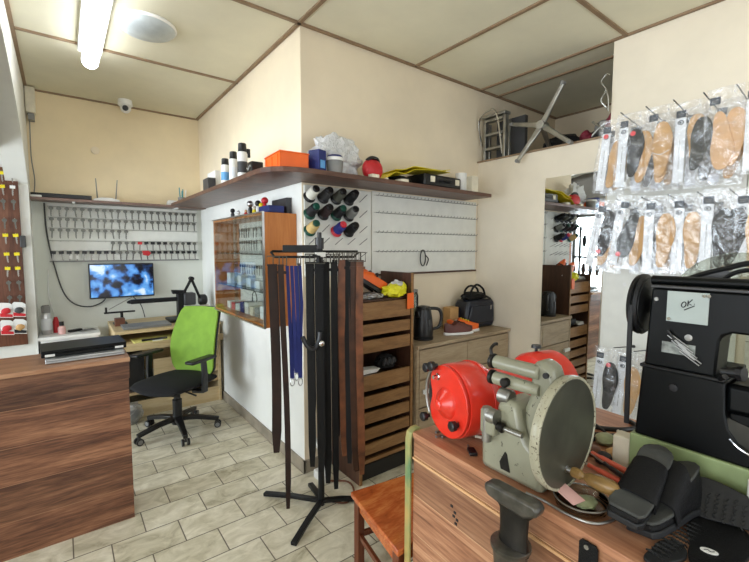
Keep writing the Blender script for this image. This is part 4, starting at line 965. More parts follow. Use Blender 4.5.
belt(1.16, 1.87, 1.43, 0.16, 0.036, 'leather_black', 'longest black belt, its rounded tip just above the stand foot', R(-20), bend=0.006)
belt(1.205, 1.90, 1.44, 0.45, 0.028, 'leather_black', 'slim black belt between the pole and the cognac belt', R(-50), bend=0.012)
belt(1.235, 1.87, 1.44, 0.34, 0.040, 'belt_tan', 'cognac brown belt with silver buckle right of the pole', R(-25), dbl=0.1, bend=0.010)
belt(1.275, 1.85, 1.44, 0.30, 0.036, 'leather_black', 'black belt between two brown belts right of the pole', R(-40), bend=0.01)
belt(1.315, 1.83, 1.44, 0.26, 0.042, 'belt_choc', 'chocolate brown belt, second from the drawer tower', R(-28), dbl=0.12, bend=0.012)
belt(1.352, 1.80, 1.44, 0.24, 0.040, 'belt_tan', 'reddish brown belt hanging nearest the front right arm end', R(-30), bend=0.012)
belt(1.375, 1.87, 1.44, 0.22, 0.044, 'belt_brown', 'dark brown belt hanging closest to the drawer tower', R(-15), dbl=0.1, bend=0.010)
belt(1.335, 1.92, 1.44, 0.42, 0.040, 'belt_choc', 'chocolate belt at the back of the right-hand bundle', R(-25), bend=0.008)
for k, (dx, dy) in enumerate(((0, 0), (0.02, -0.012), (0.038, -0.02))):
    t = thing('lanyard', ('royal blue lanyard nearest the brown belts', 'royal blue lanyard in the middle of the three', 'royal blue lanyard nearest the rack pole')[k], 'lanyard', (0.955+dx, 1.99+dy, 0.85), 0, 'blue lanyards on the rack')
    x, y = 0.955+dx, 1.995+dy; zb = 0.80+0.03*(k == 1)
    b = B(); strip(b, [(x-0.01, y, 1.41), (x-0.004, y-0.004, 1.2), (x+0.004, y, 1.0), (x+0.008, y, zb)], (1, -0.4, 0), 0.017, 0.002); strip(b, [(x+0.012, y-0.006, 1.41), (x+0.02, y-0.008, 1.2), (x+0.015, y-0.002, 1.0), (x+0.012, y-0.003, zb)], (1, -0.4, 0), 0.017, 0.002); obj('ribbon', b, M['royal'], t)
    b = B(); tube(b, [(x+0.01+0.012*math.cos(a), y-0.003, zb-0.022+0.02*math.sin(a)) for a in [i*PI/5 for i in range(10)]], 0.0028, 6, closed=True); obj('clasp', b, M['silver'], t)
t = thing('strap_clip', 'black and silver clip tangled among the black belts', 'clip', (1.06, 1.9, 0.95))
b = B(); tube(b, [(0.985, 1.91, 1.04), (1.01, 1.895, 0.985), (1.045, 1.885, 0.975), (1.07, 1.88, 1.02), (1.075, 1.88, 1.06)], 0.013); obj('strap', b, M['black'], t)
b = B(); blob(b, (1.075, 1.862, 1.0), (0.018, 0.01, 0.018), 2, 0.05); obj('buckle', b, M['chrome'], t)
b = B(); box(b, 1.04, 1.10, 1.86, 1.866, 1.458, 1.482); single('price_card', b, M['white'], 'small white card clipped on the rack top block', 'card')
# plastic pieces on the floor behind the rack
t = thing('power_strip', 'white power strip standing behind the belt rack', 'power strip', (1.29, 2.2, 0))
b = B(); box(b, 1.255, 1.31, 2.18, 2.30, 0.0, 0.055); obj('body', b, M['white'], t, bev=0.008)
b = B(); lathe(b, (1.285, 2.2, 0.055), (1.285, 2.2, 1), [(0, 0.02), (0.045, 0.024), (0.05, 0.012)], 18); obj('plug', b, M['white'], t)
b = B(); tube(b, [(1.285, 2.2, 0.105), (1.27, 2.25, 0.2), (1.262, 2.32, 0.35), (1.26, 2.36, 0.6)], 0.009); obj('cord', b, M['white'], t)
b = B(); tube(b, [(1.31, 2.18, 0.01), (1.40, 2.1, 0.008), (1.36, 1.98, 0.008), (1.27, 1.93, 0.008), (1.2, 2.0, 0.008)], 0.006); single('cable', b, M['belt_tan'], 'reddish brown cable curling on the floor by the rack foot', 'cable')

# ================================================================== DRAWER TOWER
dx0, dx1, dy0, dy1 = 1.435, 1.882, 2.03, 2.36
dt = thing('drawer_tower', 'tall brown wooden unit of slatted drawers beside the belts', 'drawer unit', (1.66, 2.2, 0))
obj('side_panel', box(B(), dx0, dx0+0.02, dy0, dy1, 0.0, 1.24), M['drawer_side'], dt, bev=0.001)
obj('side_panel', box(B(), dx1-0.02, dx1, dy0, dy1, 0.0, 1.34), M['drawer_side'], dt, bev=0.001)
for x in (dx0, dx1-0.02): obj('front_edge', box(B(), x, x+0.02, dy0-0.006, dy0-0.0005, 0.0, 1.24 if x == dx0 else 1.34), M['drawer_wood'], dt)
obj('back_panel', box(B(), dx0+0.02, dx1-0.02, dy1-0.012, dy1, 0.05, 1.19), M['drawer_side'], dt)
FR = [(1.055, 1.165), (0.955, 1.028), (0.845, 0.925), (0.60, 0.70), (0.49, 0.565), (0.385, 0.458), (0.28, 0.352), (0.18, 0.25), (0.125, 0.15)]
for z0, z1 in FR:
    d = obj('drawer', box(B(), dx0+0.022, dx1-0.022, dy0+0.002, dy0+0.02, z0, z1), M['drawer_wood'], dt, bev=0.0015)
    b = B(); box(b, dx0+0.024, dx1-0.024, dy0+0.0205, dy1-0.02, z0+0.002, z0+0.010); box(b, dx0+0.024, dx0+0.034, dy0+0.0205, dy1-0.02, z0+0.01, z1-0.02); box(b, dx1-0.034, dx1-0.024, dy0+0.0205, dy1-0.02, z0+0.01, z1-0.02)
    obj('drawer_box', b, M['drawer_side'], d)
obj('plinth', box(B(), dx0+0.022, dx1-0.022, dy0+0.03, dy0+0.045, 0.0, 0.1), M['black'], dt)
obj('top_tray', box(B(), dx0+0.021, dx1-0.021, dy0+0.03, dy1-0.013, 1.166, 1.176), M['drawer_side'], dt)
# black knitted roll and paper in the open compartment
t = thing('wool_roll', 'black woolly bundle in the open compartment of the drawer tower', 'bundle', (1.72, 2.12, 0.70))
b = B(); blob(b, (1.715, 2.12, 0.737), (0.085, 0.05, 0.055), 3, 0.3, 3, seed=4, flat=-0.034); obj('bundle', b, M['blackmat'], t)
for k in range(3):
    b = B(); tube(b, [(1.66+k*0.035, 2.07, 0.73), (1.67+k*0.035, 2.065, 0.775), (1.685+k*0.035, 2.07, 0.74)], 0.009); obj('strand', b, M['darkgrey'], t)
b = B(); prism(b, [(0, 0), (0.12, 0), (0.15, 0.02), (0.02, 0.03)], (1.475, 2.06, 0.702), (1, 0, 0), (0, 0, 1), (0, 1, 0), 0, 0.07); single('paper', b, M['white'], 'folded white paper in the open compartment of the drawer tower', 'paper')
# on the top
ZD = 1.1765
def clog(label, loc, rz, tilt):
    t = thing('clog', label, 'shoe', loc, 0, 'orange shoes on the drawer tower')
    T = Matrix.Translation(loc) @ Matrix.Rotation(rz, 4, 'Z') @ Matrix.Rotation(tilt, 4, 'X')
    L = 0.25; b = B(); n = 24
    out = sole_poly(L, 0.092, 1, 28, 0.72)
    prism(b, out, T @ Vector((0, 0, 0)), T.to_3x3() @ Vector((1, 0, 0)), T.to_3x3() @ Vector((0, 1, 0)), T.to_3x3() @ Vector((0, 0, 1)), 0, 0.028); obj('sole', b, M['black'], t, bev=0.004)
    b = B(); secs = []
    for j in range(11):
        u = j/10; y = 0.006+u*(L-0.012); hw = 0.042*(0.72+0.28*min(1, max(0, (u-0.25)/0.4)))*(math.sin(max(0.06, min(1, 1-u))*PI/2)**0.4)*(math.sin(max(0.08, min(1, u*4))*PI/2)**0.4)
        hgt = (0.075 if u < 0.45 else 0.075-0.045*((u-0.45)/0.55)**1.2)
        ring = []
        for i in range(9):
            a = PI*i/8; ring.append(T @ Vector((math.cos(a)*hw+0.006*math.sin(u*PI), y, 0.029+math.sin(a)**0.7*hgt*(1 if u > 0.40 else (0.55 if 2 < i < 6 else 0.95)))))
        secs.append([b.verts.new(p) for p in ring])
    for a, c in zip(secs, secs[1:]):
        for i in range(8): b.faces.new((a[i], a[i+1], c[i+1], c[i]))
    for s_ in (secs[0], secs[-1]): b.faces.new(s_)
    for a, c in zip(secs, secs[1:]): pass
    obj('upper', b, M['orange'], t)
    p = [T @ Vector((sx*0.035, 0.095, 0.075)) for sx in (-1, 1)]
    b = B(); tube(b, [T @ Vector((-0.034, 0.11, 0.085)), T @ Vector((0, 0.10, 0.108)), T @ Vector((0.036, 0.11, 0.085))], 0.006); obj('collar', b, M['black'], t)
clog('orange shoe with black sole propped on the drawer tower, nearer the belts', (1.70, 2.14, 1.192), R(78), R(30))
clog('orange shoe with black sole lying in front on the drawer tower', (1.70, 2.25, 1.20), R(84), R(38))
M['hivis'] = mat('hi_vis_yellow', (226, 220, 40), 0.5)
t = thing('work_glove', 'packet of yellow and white gloves on the drawer tower', 'gloves', (1.68, 2.12, ZD))
b = B(); blob(b, (1.75, 2.08, ZD+0.045), (0.08, 0.06, 0.045), 3, 0.45, 2.5, seed=8, flat=-0.044); obj('glove', b, M['hivis'], t)
b = B(); blob(b, (1.80, 2.10, ZD+0.058), (0.07, 0.035, 0.055), 3, 0.4, 2.5, seed=12, flat=-0.055); obj('packet', b, M['bag'], t)
b = B(); blob(b, (1.83, 2.075, ZD+0.055), (0.03, 0.02, 0.045), 2, 0.3, 2.5, seed=6, flat=-0.054); obj('glove_tip', b, M['hivis'], t)
b = B(); blob(b, (1.57, 2.09, ZD+0.022), (0.095, 0.05, 0.022), 3, 0.35, 2.2, seed=21, flat=-0.0215); single('clear_packet', b, M['bag_white'], 'flat clear plastic packet at the front edge of the drawer tower', 'packet')
b = B(); prism(b, [(-0.03, -0.06), (0.03, -0.055), (0.028, 0.05), (-0.028, 0.045)], (1.845, 2.019, 1.16), (1, 0, 0), (0, 0, 1), (0, -1, 0), 0, 0.006); single('orange_tag', b, M['orange'], 'orange cloth tag hanging at the top corner of the drawer tower', 'tag', bev=0.002)

# ================================================================== DRESSER
ex0, ex1, ey0, ey1, ez = 1.895, 2.950, 2.0, 2.362, 0.842
dr = thing('dresser', 'pale oak chest of drawers against the beige wall', 'chest of drawers', (2.42, 2.2, 0))
obj('carcass', box(B(), ex0+0.005, ex1-0.002, ey0+0.02, ey1, 0.03, ez-0.026), M['oak'], dr)
obj('top', box(B(), ex0, ex1, ey0-0.012, ey1, ez-0.025, ez), M['oak'], dr, bev=0.002)
obj('side_panel', box(B(), ex0, ex0+0.022, ey0, ey0+0.019, 0.0, ez-0.026), M['oak'], dr)
for r, (z0, z1) in enumerate(((0.60, 0.805), (0.40, 0.59), (0.20, 0.39), (0.04, 0.19))):
    for x0, x1 in ((ex0+0.028, (ex0+ex1)/2-0.003), ((ex0+ex1)/2+0.003, ex1-0.01)):
        d = obj('drawer', box(B(), x0, x1, ey0, ey0+0.018, z0, z1), M['oak'], dr, bev=0.002)
        if r == 1 and x0 < 2.2:
            b = B(); box(b, x0+0.02, x0+0.12, ey0-0.03, ey0-0.012, 0.50, 0.53); box(b, x0+0.03, x0+0.045, ey0-0.012, ey0-0.0005, 0.505, 0.525); box(b, x0+0.095, x0+0.11, ey0-0.012, ey0-0.0005, 0.505, 0.525); obj('handle', b, M['white'], d, bev=0.002)
ZE = ez+0.0005
kt = thing('kettle', 'black electric kettle on the oak chest of drawers', 'kettle', (2.10, 2.14, ZE))
c = (2.085, 2.14)
b = B(); lathe(b, (*c, ZE), (*c, 2), [(0, 0.075), (0.018, 0.077), (0.022, 0.07)], 32); obj('base', b, M['black'], kt)
b = B(); lathe(b, (*c, ZE+0.023), (*c, 2), [(0, 0.072), (0.05, 0.075), (0.14, 0.066), (0.20, 0.056), (0.205, 0.05)], 32); obj('body', b, M['black'], kt)
b = B(); lathe(b, (*c, ZE+0.228), (*c, 2), [(0, 0.054), (0.012, 0.05), (0.018, 0.02)], 28); obj('lid', b, M['black'], kt)
b = B(); tube(b, [(c[0]+0.045, c[1]-0.02, ZE+0.225), (c[0]+0.11, c[1]-0.05, ZE+0.215), (c[0]+0.13, c[1]-0.06, ZE+0.16), (c[0]+0.115, c[1]-0.052, ZE+0.09), (c[0]+0.07, c[1]-0.035, ZE+0.07)], 0.012, 10); obj('handle', b, M['black'], kt)
b = B(); prism(b, [(-0.02, 0), (0.02, 0), (0.012, 0.045), (-0.012, 0.045)], (c[0]-0.075, c[1]-0.02, ZE+0.17), (0.3, -1, 0), (0, 0, 1), (-1, -0.3, 0.3), -0.02, 0.012); obj('spout', b, M['black'], kt, bev=0.004)
b = B(); box(b, c[0]-0.012, c[0]+0.012, c[1]-0.0745, c[1]-0.066, ZE+0.07, ZE+0.15, ); obj('water_window', b, M['darkgrey'], kt, bev=0.003)
t = thing('glass_jar', 'clear jar standing behind the black kettle', 'jar', (2.2, 2.3, ZE))
b = B(); lathe(b, (2.12, 2.30, ZE), (2.12, 2.30, 2), [(0, 0.05), (0.30, 0.05), (0.33, 0.04), (0.33, 0.036), (0.30, 0.046), (0.01, 0.046)], 26, cap=False); obj('jar', b, M['acrylic'], t)
b = B(); lathe(b, (2.12, 2.30, ZE+0.33), (2.12, 2.30, 2), [(0, 0.045), (0.02, 0.045)], 26); obj('lid', b, M['grey'], t)
# brown bag of the chequered box, bottles by the bag
b = B(); box(b, 2.50, 2.60, 2.25, 2.33, ZE, ZE+0.18); single('patterned_box', b, M['tan'], 'brown patterned small box between the kettle and the black bag', 'box', bev=0.003)
b = B(); lathe(b, (2.50, 2.19, ZE), (2.50, 2.19, 2), [(0, 0.022), (0.06, 0.022), (0.075, 0.01), (0.09, 0.01)], 18); single('bottle', b, M['white'], 'small white bottle behind the brown shoe', 'bottle')
# briefcase-style bag
bg_ = thing('handbag', 'black and navy leather bag standing on the chest of drawers', 'bag', (2.77, 2.22, ZE))
T = xf((2.775, 2.235, ZE), R(-4))
b = B(); prism(b, [(-0.155, 0), (0.165, 0), (0.185, 0.05), (0.175, 0.20), (0.16, 0.235), (-0.13, 0.235), (-0.155, 0.2), (-0.17, 0.05)], T @ Vector((0, 0, 0)), T.to_3x3() @ Vector((1, 0, 0)), (0, 0, 1), T.to_3x3() @ Vector((0, 1, 0)), -0.075, 0.075); obj('body', b, M['navybag'], bg_, bev=0.022)
b = B(); prism(b, [(-0.13, 0.04), (0.14, 0.04), (0.155, 0.09), (0.145, 0.19), (-0.115, 0.19), (-0.14, 0.09)], T @ Vector((0, -0.001, 0)), T.to_3x3() @ Vector((1, 0, 0)), (0, 0, 1), T.to_3x3() @ Vector((0, 1, 0)), -0.088, -0.07); obj('front_pocket', b, M['navybag'], bg_, bev=0.012)
b = B(); blob(b, T @ Vector((0.0, 0.01, 0.255)), (0.135, 0.06, 0.045), 3, 0.28, 2.6, seed=14); obj('gathered_top', b, M['leather_black'], bg_)
for yy, hh in ((-0.035, 0.36), (0.035, 0.345)):
    b = B(); tube(b, [T @ Vector((-0.08, yy, 0.24)), T @ Vector((-0.07, yy, 0.31)), T @ Vector((-0.01, yy, hh)), T @ Vector((0.07, yy, 0.32)), T @ Vector((0.10, yy, 0.245))], 0.009); obj('handle', b, M['leather_black'], bg_)
b = B(); tube(b, [T @ Vector(p) for p in ((-0.12, -0.05, 0.245), (-0.03, -0.075, 0.27), (0.07, -0.075, 0.26), (0.17, -0.04, 0.21), (0.185, 0.0, 0.12))], 0.009); obj('shoulder_strap', b, M['leather_black'], bg_)
b = B(); box(b, 0.105, 0.115, -0.092, -0.087, 0.15, 0.185, T); obj('zip_pull', b, M['chrome'], bg_)
# shoes
def sneaker(label, loc, rz, um, sm, extra=None, L=0.27, flip=1):
    t = thing('sneaker', label, 'shoe', loc, 0, 'shoes on the chest of drawers')
    T = Matrix.Translation(loc) @ Matrix.Rotation(rz, 4, 'Z'); X_ = T.to_3x3() @ Vector((1, 0, 0)); Y_ = T.to_3x3() @ Vector((0, 1, 0))
    b = B(); prism(b, sole_poly(L, 0.10, flip, 32, 0.74), T @ Vector((0, 0, 0)), X_, Y_, (0, 0, 1), 0, 0.022); obj('sole', b, M[sm], t, bev=0.005)
    b = B(); secs = []
    for j in range(15):
        u = j/14; y = 0.004+u*(L-0.008)
        hw = 0.047*(0.74+0.26*min(1, max(0, (u-0.25)/0.4)))*(max(0.02, math.sin(min(1, (1-u)*3.2)*PI/2))**0.55)*(max(0.05, math.sin(min(1, u*6)*PI/2))**0.5)
        top = 0.085 if u < 0.15 else (0.068 if u < 0.35 else 0.09-0.055*((u-0.35)/0.65)**0.9)
        ring = []
        for i in range(13):
            a = PI*i/12; z = 0.021+(math.sin(a)**0.6)*top
            if u < 0.34 and 3 < i < 9: z -= 0.035*(1-abs(i-6)/3.5)
            ring.append(b.verts.new(T @ Vector((math.cos(a)*hw*(1-0.15*math.sin(a)**2)+flip*0.010*math.sin(u*PI), y, z))))
        secs.append(ring)
    for a, c_ in zip(secs, secs[1:]):
        for i in range(12): b.faces.new((a[i], a[i+1], c_[i+1], c_[i]))
    for s_ in (secs[0], secs[-1]): b.faces.new(s_)
    obj('upper', b, M[um], t)
    for k in range(4):
        u = 0.42+k*0.075; z = 0.022+0.09-0.055*((u-0.35)/0.65)**0.9+0.002
        b = B(); tube(b, [T @ Vector((-0.022+flip*0.01, u*L, z-0.006)), T @ Vector((flip*0.01, u*L+0.004, z)), T @ Vector((0.022+flip*0.01, u*L-0.002, z-0.006))], 0.0035, 6); obj('lace', b, M[extra or um], t)
sneaker('dark brown leather shoe with white sole on the chest of drawers', (2.30, 2.13, ZE), R(-102), 'brownshoe', 'white', 'belt_brown', 0.27)
sneaker('yellow and orange laced shoe behind the brown one', (2.44, 2.235, ZE), R(-122), 'orange', 'white', 'hivis', 0.27)

# ================================================================== WALL MIRROR
wm_ = thing('wall_mirror', 'tall frameless mirror on the beige wall between the chest of drawers and the insoles', 'mirror', (2.965, 1.5, 0.05))
TM = Matrix.Translation((2.957, 1.5, 0)) @ Matrix.Rotation(R(0.5), 4, 'Z') @ Matrix.Translation((-2.957, -1.5, 0))
obj('backing', box(B(), 2.9605, 2.966, 1.29, 1.722, 0.10, 2.035, TM), M['grey'], wm_)
obj('glass', box(B(), 2.957, 2.960, 1.288, 1.725, 0.10, 2.038, TM), M['mirror'], wm_)

# ================================================================== LOFT
ZL = 2.2705
ld = thing('step_ladder', 'folded aluminium step ladder standing in the loft opening', 'ladder', (3.03, 2.25, ZL))
M['alu'] = mat('aluminium', (172, 172, 166), 0.35, 0.9, var=0.1)
for yy in (2.34, 2.14):
    b = B(); box(b, 3.0, 3.045, yy-0.012, yy+0.012, ZL, 2.63); obj('stile', b, M['alu'], ld, bev=0.003)
    b = B(); box(b, 3.065, 3.09, yy-0.008, yy+0.008, ZL, 2.60); obj('rear_leg', b, M['alu'], ld, bev=0.003)
for z in (2.36, 2.48, 2.60):
    b = B(); box(b, 2.995, 3.05, 2.153, 2.327, z, z+0.02); obj('step', b, M['alu'], ld, bev=0.002)
b = B(); tube(b, [(2.97, 2.345, 2.40), (2.93, 2.345, 2.60), (2.92, 2.25, 2.665), (2.93, 2.165, 2.62), (2.97, 2.13, 2.30)], 0.008); obj('hoop', b, M['chrome'], ld)
b = B(); box(b, 2.975, 3.06, 2.12, 2.36, 2.632, 2.655); obj('top_plate', b, M['alu'], ld, bev=0.004)
b = B(); box(b, 3.12, 3.16, 2.02, 2.30, ZL, 2.62); single('dark_board', b, M['darkgrey'], 'dark grey board leaning behind the step ladder in the loft', 'board', bev=0.003)
cs = thing('chair_base', 'chromed five-star metal chair base sticking out of the loft opening', 'chair base', (2.95, 1.75, 2.3))
cc = Vector((2.945, 1.765, 2.44))
b = B(); cyl(b, cc+Vector((-0.03, 0, 0)), cc+Vector((0.05, 0.0, 0)), 0.032); obj('hub', b, M['alu'], cs)
for e in ((2.90, 1.585, 2.685), (2.90, 1.935, 2.195), (3.0, 2.06, 2.525), (2.91, 1.52, 2.26), (3.13, 1.80, 2.30)):
    e = Vector(e); d = e-cc
    b = B(); strip(b, [cc+d*0.08, cc+d*0.5, e], d.cross(Vector((1, 0, 0))), 0.05, 0.022, wl=[0.046, 0.036, 0.030]); lg = obj('leg', b, M['alu'], cs, bev=0.007)
    b = B(); cyl(b, e-Vector((0.018, 0, 0)), e+Vector((0.018, 0, 0)), 0.014); obj('leg_tip', b, M['grey'], lg)
def lump(label, cat, c, s, m, seed, name='fabric_bundle', amp=0.3):
    b = B(); blob(b, (c[0], c[1], c[2]+s[2]*0.9), s, 3, amp, 2.2, seed=seed, flat=-s[2]*0.9); single(name, b, M[m], label, cat)
lump('black bundle lying on the loft floor behind the metal chair base', 'bundle', (3.33, 1.80, ZL), (0.12, 0.16, 0.09), 'blackmat', 31)
lump('dark grey cloth heap in the loft beside the black bundle', 'bundle', (3.36, 1.52, ZL), (0.10, 0.09, 0.08), 'darkgrey', 32)
lump('dark red cloth heap in the loft', 'bundle', (3.38, 1.35, ZL), (0.09, 0.05, 0.09), 'maroon' if 'maroon' in M else 'red', 33)
M['maroon'] = mat('maroon_fabric', (112, 24, 44), 0.7)
lump('maroon cushion at the loft edge by the wall', 'cushion', (3.12, 1.30, ZL), (0.08, 0.07, 0.11), 'maroon', 34, 'cushion')
lump('small maroon bundle next to the wire frame in the loft', 'bundle', (3.10, 1.50, ZL), (0.05, 0.04, 0.05), 'maroon', 35)
t = thing('folding_lamp', 'grey folding lamp frame resting in the loft', 'frame', (3.15, 1.38, ZL))
b = B(); blob(b, (3.16, 1.40, ZL+0.10), (0.035, 0.075, 0.06), 3, 0.05, 2, seed=1, T=Matrix.Rotation(R(30), 4, 'X')); obj('shade', b, M['grey'], t)
b = B(); tube(b, [(3.10, 1.50, ZL+0.01), (3.10, 1.42, ZL+0.09), (3.10, 1.33, ZL+0.15)], 0.008); tube(b, [(3.10, 1.46, ZL+0.15), (3.10, 1.36, ZL+0.06), (3.10, 1.30, ZL+0.01)], 0.008); obj('frame', b, M['alu'], t)
b = B(); tube(b, [(2.955, 1.295, 2.66), (2.93, 1.305, 2.66), (2.92, 1.33, 2.615), (2.925, 1.30, 2.56), (2.93, 1.33, 2.50), (2.94, 1.30, 2.45), (2.95, 1.30, 2.44)], 0.0045, 6)
tube(b, [(2.925, 1.30, 2.56), (2.93, 1.285, 2.50), (2.94, 1.287, 2.42)], 0.0045, 6)
single('wire_hook', b, M['alu'], 'bent metal wire hanging at the edge of the loft wall', 'hook')

# ================================================================== PEGBOARD OF INSOLES ON THE RIGHT WALL
pb = thing('insole_board', 'white peg panel on the wall behind the hanging insole packets', 'peg panel', (2.955, 0.9, 0.2))
obj('panel', box(B(), 2.944, 2.957, 0.56, 1.272, 0.20, 2.22), M['whiteboard'], pb, bev=0.001)
obj('panel', box(B(), 2.944, 2.957, -0.2, 0.555, 1.43, 2.22), M['whiteboard'], pb, bev=0.001)
for (y, z) in ((1.235, 1.27), (1.235, 0.62)):
    b = B(); lathe(b, (2.944, y-0.1, z), (2.0, y-0.1, z), [(0, 0.012), (0.003, 0.011)], 16); obj('screw_cap', b, M['white'], pb)
HY = [1.085, 0.955, 0.825, 0.695, 0.565, 0.435]
def hook(y, z, L=0.30):
    b = B(); cyl(b, (2.944, y, z-0.035), (2.944-L, y, z), 0.0032, seg=8); cyl(b, (2.944, y, z-0.035), (2.935, y, z-0.034), 0.01, seg=12); obj('hook', b, M['darkgrey'], pb)
for y in HY: hook(y, 2.300)
for y in HY: hook(y, 1.800)
for y in (1.06, 0.95): hook(y, 0.905)
def text_marks(T, x, z0, z1, s=0.006):
    """a line of small upright print running up the card"""
    b = B(); z = z0; r = random.Random(int(x*1e4))
    while z < z1:
        w_ = r.choice((0.003, 0.0045, 0.006))
        if r.random() < 0.85: box(b, x-s*0.5, x+s*0.5*r.choice((0.6, 1.0)), -0.0012, -0.0004, z, z+w_*0.8, T)
        z += w_+0.0025
    return b
def insole(T, x, z, L, cm, parent, name='insole', side=1, dy=0.0, heel_up=False, wid=0.098, tilt=0.0, th=0.006):
    T2 = T @ Matrix.Translation((x, dy, z)) @ Matrix.Rotation(tilt, 4, 'Y') @ (Matrix.Translation((0, 0, L)) @ Matrix.Rotation(PI, 4, 'Y') if heel_up else Matrix.Identity(4))
    b = B(); R3 = T2.to_3x3()
    prism(b, sole_poly(L, wid, side, 32, 0.7), T2 @ Vector((0, 0, 0)), R3 @ Vector((1, 0, 0)), R3 @ Vector((0, 0, 1)), R3 @ Vector((0, 1, 0)), -th/2, th/2)
    return obj(name, b, M[cm], parent, bev=0.0015)
def pack(y, ztop, x, label, items, w_=0.125, h=0.43, card=None, header=True, tilt=0.0, yaw=0.0, dot=None, extra=None):
    """clear packet hanging on a hook; faces -X. items: (dx, z, L, material, heel_up, dy, tilt)"""
    t = thing('insole_packet', label, 'insole packet', (x, y, ztop-h), 0, 'insole packets on the hooks')
    T = Matrix.Translation((x, y, ztop)) @ Matrix.Rotation(R(-90)+yaw, 4, 'Z') @ Matrix.Rotation(tilt, 4, 'Y')
    b = B()
    F = lambda u, v, th: tuple(T @ Vector(((u*2-1)*w_/2*(1-0.06*math.sin(v*9+y*40)), (-0.013 if th else 0.010)+(-0.004 if th else 0.003)*math.sin(u*7+v*11+y*9), -h+v*h)))
    def fn(u, v, th): return F(u, v, th)
    bb = shell(8, 14, lambda u, v, th: F(u, v, 1 if th else 0), 1)
    obj('film', bb, M['film'], t)
    if header:
        hx = (-w_/2+0.026) if header is True else header
        b = B(); box(b, hx-0.021, hx+0.021, -0.0015, 0.0, -0.075, -0.038, T); obj('header_print', b, M['inkblue'], t)
        b = B(); box(b, hx-0.013, hx+0.013, -0.0022, -0.0016, -0.056, -0.053, T); box(b, hx-0.010, hx+0.012, -0.0022, -0.0016, -0.064, -0.0615, T); obj('header_lines', b, M['grey'], t)
    if card is not None:
        b = B(); box(b, card-0.024, card+0.024, -0.001, 0.001, -h+0.015, -0.077, T); cdo = obj('card', b, M['card'], t)
        b = B(); tube(b, [T @ Vector((card+0.012*math.cos(a), -0.002, -0.10+0.010*math.sin(a))) for a in [i*PI/6 for i in range(12)]], 0.0022, 6, closed=True); cyl(b, T @ Vector((card-0.002, -0.0012, -0.100)), T @ Vector((card-0.002, -0.0028, -0.100)), 0.0055, seg=10); obj('round_logo', b, M['inkblue'], cdo)
        obj('print', text_marks(T, card, -h*0.80, -h*0.42), M['grey'], cdo)
    for (dx, z, L, cm, hu, dy, tl_) in items: insole(T, dx, z, L, cm, t, side=1 if dx >= 0 else -1, dy=dy, heel_up=hu, tilt=tl_)
    if dot:
        b = B(); cyl(b, T @ Vector((dot[0], -0.0065, dot[1])), T @ Vector((dot[0], -0.0082, dot[1])), 0.014, seg=20); obj('red_sticker', b, M['reddot'], t)
    if extra: extra(T, t)
    return t
XP = 2.665
UT = 2.285
# upper row, from the mirror towards the viewer
pack(1.14, UT-0.01, XP, 'upper packet nearest the loft, narrow tan insole by a dark header', [(0.028, -0.40, 0.28, 'tan', False, 0.0, 0.10)], card=-0.02, header=-0.02, w_=0.12, tilt=R(5), dot=(-0.02, -0.095))
pack(1.02, UT, XP-0.01, 'upper packet with black insole, red dot and a tan insole behind', [(0.012, -0.365, 0.275, 'rubber', False, -0.002, 0.02), (0.052, -0.40, 0.29, 'tan', False, 0.004, 0.03)], card=-0.045, header=-0.045, w_=0.15, tilt=R(2), dot=(0.008, -0.118))
def crease(T, t):
    b = B(); tube(b, [T @ Vector((-0.034, -0.0065, -0.245)), T @ Vector((0.005, -0.0065, -0.262)), T @ Vector((0.048, -0.0065, -0.245))], 0.0016, 6); obj('heel_line', b, M['card'], t)
pack(0.88, UT, XP-0.015, 'upper packet with one big tan leather insole, heel line across it', [(0.005, -0.385, 0.30, 'tan', False, -0.002, 0.0), (0.0, -0.415, 0.28, 'tan', False, 0.008, 0.0)], header=-0.035, w_=0.135, extra=crease)
pack(0.745, UT-0.01, XP-0.01, 'upper packet with white card and shiny grey-black insole under film', [(0.02, -0.36, 0.27, 'suede', False, -0.002, 0.12), (0.022, -0.33, 0.26, 'tan', False, 0.006, 0.0)], card=-0.044, header=-0.044, w_=0.135)
pack(0.605, UT+0.015, XP-0.02, 'upper packet with a pair of pale pinkish-tan insoles, near the sewing machine end', [(-0.005, -0.40, 0.29, 'skin', True, -0.002, -0.06), (0.03, -0.385, 0.28, 'skin', False, 0.006, 0.04)], header=-0.04, w_=0.15)
pack(0.455, UT+0.01, XP-0.02, 'last upper packet at the photo edge with pale tan insoles', [(0.0, -0.39, 0.29, 'skin', False, -0.002, 0.0)], card=-0.045, header=-0.045, w_=0.14)
# lower row
LT = 1.80
pack(1.135, LT, XP, 'lower row packet nearest the mirror, black insole with a red patch low down', [(0.012, -0.345, 0.28, 'rubber', False, -0.003, 0.05), (0.018, -0.40, 0.26, 'tan', False, 0.004, 0.05)], card=-0.042, header=-0.03, w_=0.135, h=0.43, tilt=R(9), dot=(0.0, -0.315))
pack(1.005, LT+0.015, XP-0.012, 'lower row packet with slanted black insole, red dot at its toe, and tan insole', [(0.0, -0.365, 0.28, 'rubber', True, -0.003, 0.14), (0.055, -0.405, 0.29, 'tan', False, 0.004, 0.06)], card=-0.048, header=-0.03, w_=0.155, tilt=R(6), dot=(-0.024, -0.345))
pack(0.865, LT, XP-0.018, 'lower row packet with a large creased tan insole and half-hidden card', [(0.018, -0.40, 0.30, 'tan', False, -0.002, 0.06)], card=-0.045, header=-0.04, w_=0.135)
pack(0.735, LT, XP-0.012, 'lower row packet with white card beside a slim tan insole', [(0.022, -0.40, 0.30, 'tan', False, -0.002, 0.0)], card=-0.038, header=-0.038, w_=0.13)
